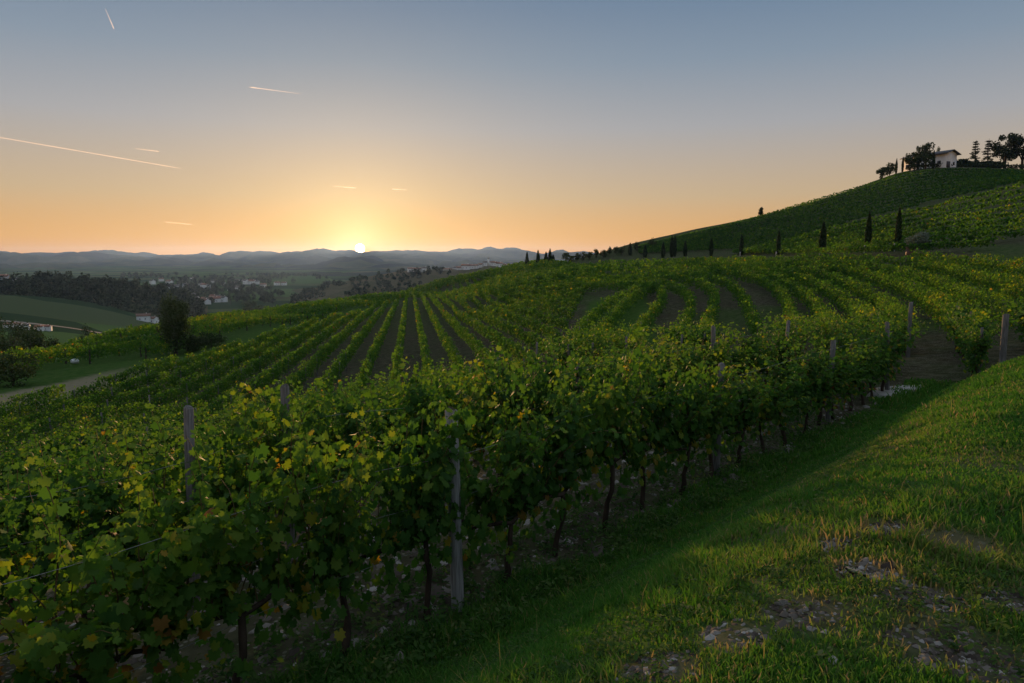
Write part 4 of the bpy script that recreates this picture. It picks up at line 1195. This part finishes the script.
def scatter(n, rmin, rmax, pw):
    """positions round the camera, denser near"""
    k = int(n * 1.0)
    u = rng.random(k)
    e = 2 - pw
    r = (rmin ** e + u * (rmax ** e - rmin ** e)) ** (1 / e)
    th = rng.uniform(R(-66), R(72), k)
    x, y = r * np.sin(th), r * np.cos(th)
    return x, y, r

def grass():
    x, y, r = scatter(1150000, 1.1, 26, 1.35)
    s, t = st(x, y)
    clump = fbm(x * 2.3, y * 2.3, 3)
    c = cover_at(x, y)
    keep = (s > -.5) & (rng.random(len(x)) < np.clip((c - .35) * 1.7, 0, 1) * np.clip(.25 + 1.5 * clump, 0.15, 1) * (1 - .45 * smoothstep(2.4, 3.4, s) * smoothstep(.45, .6, fbm(x * .7 + 31, y * .7, 3)))) & (t < 19)
    x, y, r, s, t, clump, c = (a[keep] for a in (x, y, r, s, t, clump, c))
    z = gz(x, y)
    k2 = in_view(x, y, z)
    x, y, r, s, t, clump, z = (a[k2] for a in (x, y, r, s, t, clump, z))
    n = len(x)
    foot = (1 - smoothstep(.5, 1.5, s)) 
    mow = smoothstep(1.0, 1.6, s) * (1 - smoothstep(2.2, 3.0, s))
    tuft = fbm(x * 1.1 + 50, y * 1.1, 3)
    h = (.019 + .031 * clump * rng.uniform(.5, 1.3, n)) * (1 + 1.8 * foot * (tuft > .42) + .9 * (tuft > .60)) * (1 - .25 * mow)
    h *= rng.uniform(.6, 1.3, n)
    stalk = rng.random(n) < .0012
    h = np.where(stalk & (s > 1), h * 2.2 + .04, h)
    w = (.0021 + .00075 * r) * rng.uniform(.7, 1.3, n) * np.where(stalk, .45, 1)
    a = rng.uniform(0, 6.283, n); lean = rng.uniform(.15, .95, n) * h
    la = a + rng.normal(0, .6, n)
    sx, sy = np.cos(a) * w, np.sin(a) * w
    lx, ly = -np.sin(la) * lean, np.cos(la) * lean
    V = np.empty((n, 5, 3))
    V[:, 0] = np.stack([x - sx, y - sy, z - .01], -1); V[:, 1] = np.stack([x + sx, y + sy, z - .01], -1)
    V[:, 2] = np.stack([x + sx * .8 + lx * .35, y + sy * .8 + ly * .35, z + h * .6], -1); V[:, 3] = np.stack([x - sx * .8 + lx * .35, y - sy * .8 + ly * .35, z + h * .6], -1)
    V[:, 4] = np.stack([x + lx, y + ly, z + h], -1)
    dry = fbm(x * .55 + 9, y * .55 + 4, 3)
    tone = .38 + 1.15 * (dry - .42) * smoothstep(1.8, 3.0, s) - .10 * mow + rng.normal(0, .12, n) + .45 * (rng.random(n) < .07)
    tone = np.where(stalk, .86, tone) + .35 * np.clip(bare_at(x, y), 0, 1)
    b = np.arange(n) * 5
    tag(mk('grass', V.reshape(-1, 3), [np.stack([b, b + 1, b + 2, b + 3], -1), np.stack([b + 3, b + 2, b + 4], -1)], M['grass'], None, np.repeat(np.clip(tone, 0, 1), 5)),
        'short uneven grass covering the bank', 'grass', None, 'stuff')
    print('GRASS', n)
grass()

def weeds():
    x, y, r = scatter(42000, 1.1, 17, 1.2)
    s, t = st(x, y)
    cl = fbm(x * .9 + 3, y * .9 + 8, 3)
    keep = (s > -.7) & (t < 17) & (rng.random(len(x)) < np.where(s < 1.0, .5, np.clip((cl - .45) * 5, .06, 1)))
    x, y, r, s = (a[keep] for a in (x, y, r, s))
    z = gz(x, y); k = in_view(x, y, z); x, y, z, s, r = x[k], y[k], z[k], s[k], r[k]
    n = len(x); Vs, K = [], []
    m = 9
    tall = (s < .9)
    R0 = np.where(tall, rng.uniform(.05, .10, n), rng.uniform(.014, .042, n))
    H0 = np.where(tall, rng.uniform(.05, .26, n), rng.uniform(.01, .05, n))
    th = rng.uniform(0, 6.283, (n, m)); rr = R0[:, None] * rng.uniform(.3, 1.1, (n, m)); hh = H0[:, None] * rng.uniform(.1, 1.1, (n, m))
    C = np.stack([x[:, None] + rr * np.cos(th), y[:, None] + rr * np.sin(th), z[:, None] + hh + .012], -1).reshape(-1, 3)
    out = np.stack([np.cos(th), np.sin(th), np.zeros_like(th)], -1).reshape(-1, 3)
    nr = out * .35 + [0, 0, 1] + rng.normal(0, .35, (n * m, 3)); tp = out + [0, 0, .25] + rng.normal(0, .25, (n * m, 3))
    sz = np.repeat(R0 * .42, m) * rng.uniform(.6, 1.2, n * m)
    V = place_leaves(C, nr, tp, sz, np.array([[0, -.9, 0], [.42, -.2, .05], [.36, .5, .02], [0, 1.1, -.15], [-.36, .5, .02], [-.42, -.2, .05]]))
    b = np.arange(len(V)) * 6
    q = np.vstack([np.stack([b, b + 1, b + 2, b + 3], -1), np.stack([b, b + 3, b + 4, b + 5], -1)])
    tone = np.repeat(np.clip(np.repeat(rng.normal(.45, .2, n), m) + rng.normal(0, .1, n * m), 0, 1), 6)
    tag(mk('weeds', V.reshape(-1, 3), [q], M['weed'], None, tone), 'small broad leaved weeds scattered through the grass and under the vines', 'weeds', None, 'stuff')
weeds()

def rock_proto(seed, name='stone'):
    import bmesh
    r = np.random.default_rng(seed)
    bm = bmesh.new(); bmesh.ops.create_icosphere(bm, subdivisions=2, radius=1)
    V = np.array([v.co[:] for v in bm.verts]); fa = np.array([[v.index for v in f.verts] for f in bm.faces]); bm.free()
    pl = norm(r.normal(0, 1, (9, 3))); dd = r.uniform(.45, .9, 9)
    for a, d in zip(pl, dd):                          # chip flat facets
        k = V @ a; over = np.maximum(k - d, 0); V = V - over[:, None] * a
    V = V * r.uniform(.7, 1.15, 3) * [1, .85, .55] + r.normal(0, .018, V.shape)
    return V, fa
ROCKS = [rock_proto(900 + i) for i in range(7)]

def gravel():
    x, y, r = scatter(44000, 1.1, 20, 1.1)
    bi = rng.integers(0, len(BARE), 3800)
    bx = BARE[bi, 0] + rng.normal(0, .6, 3800) * BARE[bi, 2]; by = BARE[bi, 1] + rng.normal(0, .6, 3800) * BARE[bi, 2]
    x, y = np.append(x, bx), np.append(y, by); r = np.hypot(x, y)
    s, t = st(x, y)
    b = bare_at(x, y)
    n1 = fbm(x * 1.4, y * 1.4, 3)
    keep = (((s < .45) & (s > -6) & (rng.random(len(x)) < .75 * np.clip(n1 * 2 - .3, .1, 1))) | ((s >= .45) & (rng.random(len(x)) < b * .7 + .035))) & (t < 17)
    x, y, r, s = x[keep], y[keep], r[keep], s[keep]
    z = gz(x, y); k = in_view(x, y, z); x, y, z, s = x[k], y[k], z[k], s[k]
    n = len(x); a = Acc(); Vs, Ts, K = [], [], []
    szz = np.where(s < .45, rng.gamma(2.2, .016, n) + .01, rng.gamma(2.0, .0042, n) + .0035)
    off = 0
    rot = rng.uniform(0, 6.283, n)
    import bmesh
    base, fa = [], None
    V0 = np.array([[1, 0, 0], [.4, .8, .1], [-.7, .6, 0], [-.9, -.3, .1], [.1, -.9, 0], [.2, .1, .7], [-.3, -.1, .6]])
    T0 = np.array([[0, 1, 5], [1, 2, 5], [2, 6, 5], [2, 3, 6], [3, 4, 6], [4, 5, 6], [4, 0, 5]])
    c, s_ = np.cos(rot), np.sin(rot)
    J = V0[None] * rng.uniform(.6, 1.3, (n, 7, 3))
    X = x[:, None] + szz[:, None] * (J[:, :, 0] * c[:, None] - J[:, :, 1] * s_[:, None]); Y = y[:, None] + szz[:, None] * (J[:, :, 0] * s_[:, None] + J[:, :, 1] * c[:, None])
    Z = z[:, None] + szz[:, None] * (J[:, :, 2] * .9 - .1)
    T = (T0[None] + (np.arange(n) * 7)[:, None, None]).reshape(-1, 3)
    tag(mk('gravel', np.stack([X, Y, Z], -1).reshape(-1, 3), [T], M['gravel'], None, np.repeat(rng.random(n), 7)), 'limestone chips and clods on the bare soil under the vines and on the bank', 'gravel', None, 'stuff')
    print('GRAVEL', n)
m, nt, out = new_mat('gravel'); at = N(nt, 'ShaderNodeAttribute', attribute_name='tint'); b_ = N(nt, 'ShaderNodeBsdfPrincipled', i_Roughness=.95); b_.inputs['Specular IOR Level'].default_value = .1
r_ = ramp(nt, [(0, (.04, .031, .024)), (.5, (.085, .07, .055)), (.85, (.16, .14, .118)), (1, (.30, .28, .25))], at.outputs['Fac']); nt.links.new(r_.outputs[0], b_.inputs['Base Color']); nt.links.new(b_.outputs[0], out.inputs[0])
M['gravel'] = m
gravel()

def stones():
    protos = []
    for V, fa in ROCKS: protos.append(None)
    def put(x, y, s, label, group=None, flat=1.0, mat='stone'):
        k = int(rng.integers(len(ROCKS)))
        if protos[k] is None:
            V, fa = ROCKS[k]
            o = mk('stone', V, [fa], M['stone'], None, None, False); protos[k] = o
        else:
            o = protos[k].copy(); COL.objects.link(o)
            if 'group' in o: del o['group']
        o.location = (x, y, gz1(x, y) - .02 * s * flat); s *= .75; o.scale = (s, s, s * flat); o.rotation_euler = (rng.normal(0, .2), rng.normal(0, .2), rng.uniform(0, 6.28))
        tag(o, label, 'stone', group)
    for px, py, s, fl, lab in ((858, 572, .12, .3, 'flat tan slab stone half buried in the middle of the bank'), (782, 603, .05, 1, 'bluish white stone at the left end of the bare patch on the bank'),
                               (878, 580, .045, 1, 'pale wedge shaped stone just right of the flat tan slab stone'), (716, 634, .045, .8, 'whitish stone beside the brown bare patch lowest on the bank'),
                               (938, 576, .055, .8, 'grey white stone by the leafy weeds on the right of the bank'), (905, 584, .05, 1, 'round pale stone right of the wedge shaped stone'),
                               (970, 641, .05, .9, 'pale bluish stone in the bare patch at the lower right corner'), (812, 630, .05, .7, 'pale stone below the bare patch in the middle of the bank')):
        q = hit(px, py, 0, 1.2); put(q[0], q[1], s, lab, None, fl)
    n = 0
    while n < 60:
        b = BARE[rng.integers(len(BARE))]; x, y = b[0] + rng.normal(0, b[2] * .55), b[1] + rng.normal(0, b[2] * .55)
        if y < 1.2: continue
        put(x, y, rng.gamma(3, .0045) + .008, 'small pale limestone on the bare soil of the bank', 'stones on the bare patches of the bank'); n += 1
    n = 0
    while n < 170:
        t = rng.uniform(-4, 14); s = rng.uniform(-2.6, .35); q = on_row(t, s)
        if q[1] < 2.5: continue
        put(q[0], q[1], rng.gamma(3, .02) + .03, 'broken limestone lying on the stony soil between the two nearest vine rows', 'stones between the vine rows', .8); n += 1
stones()
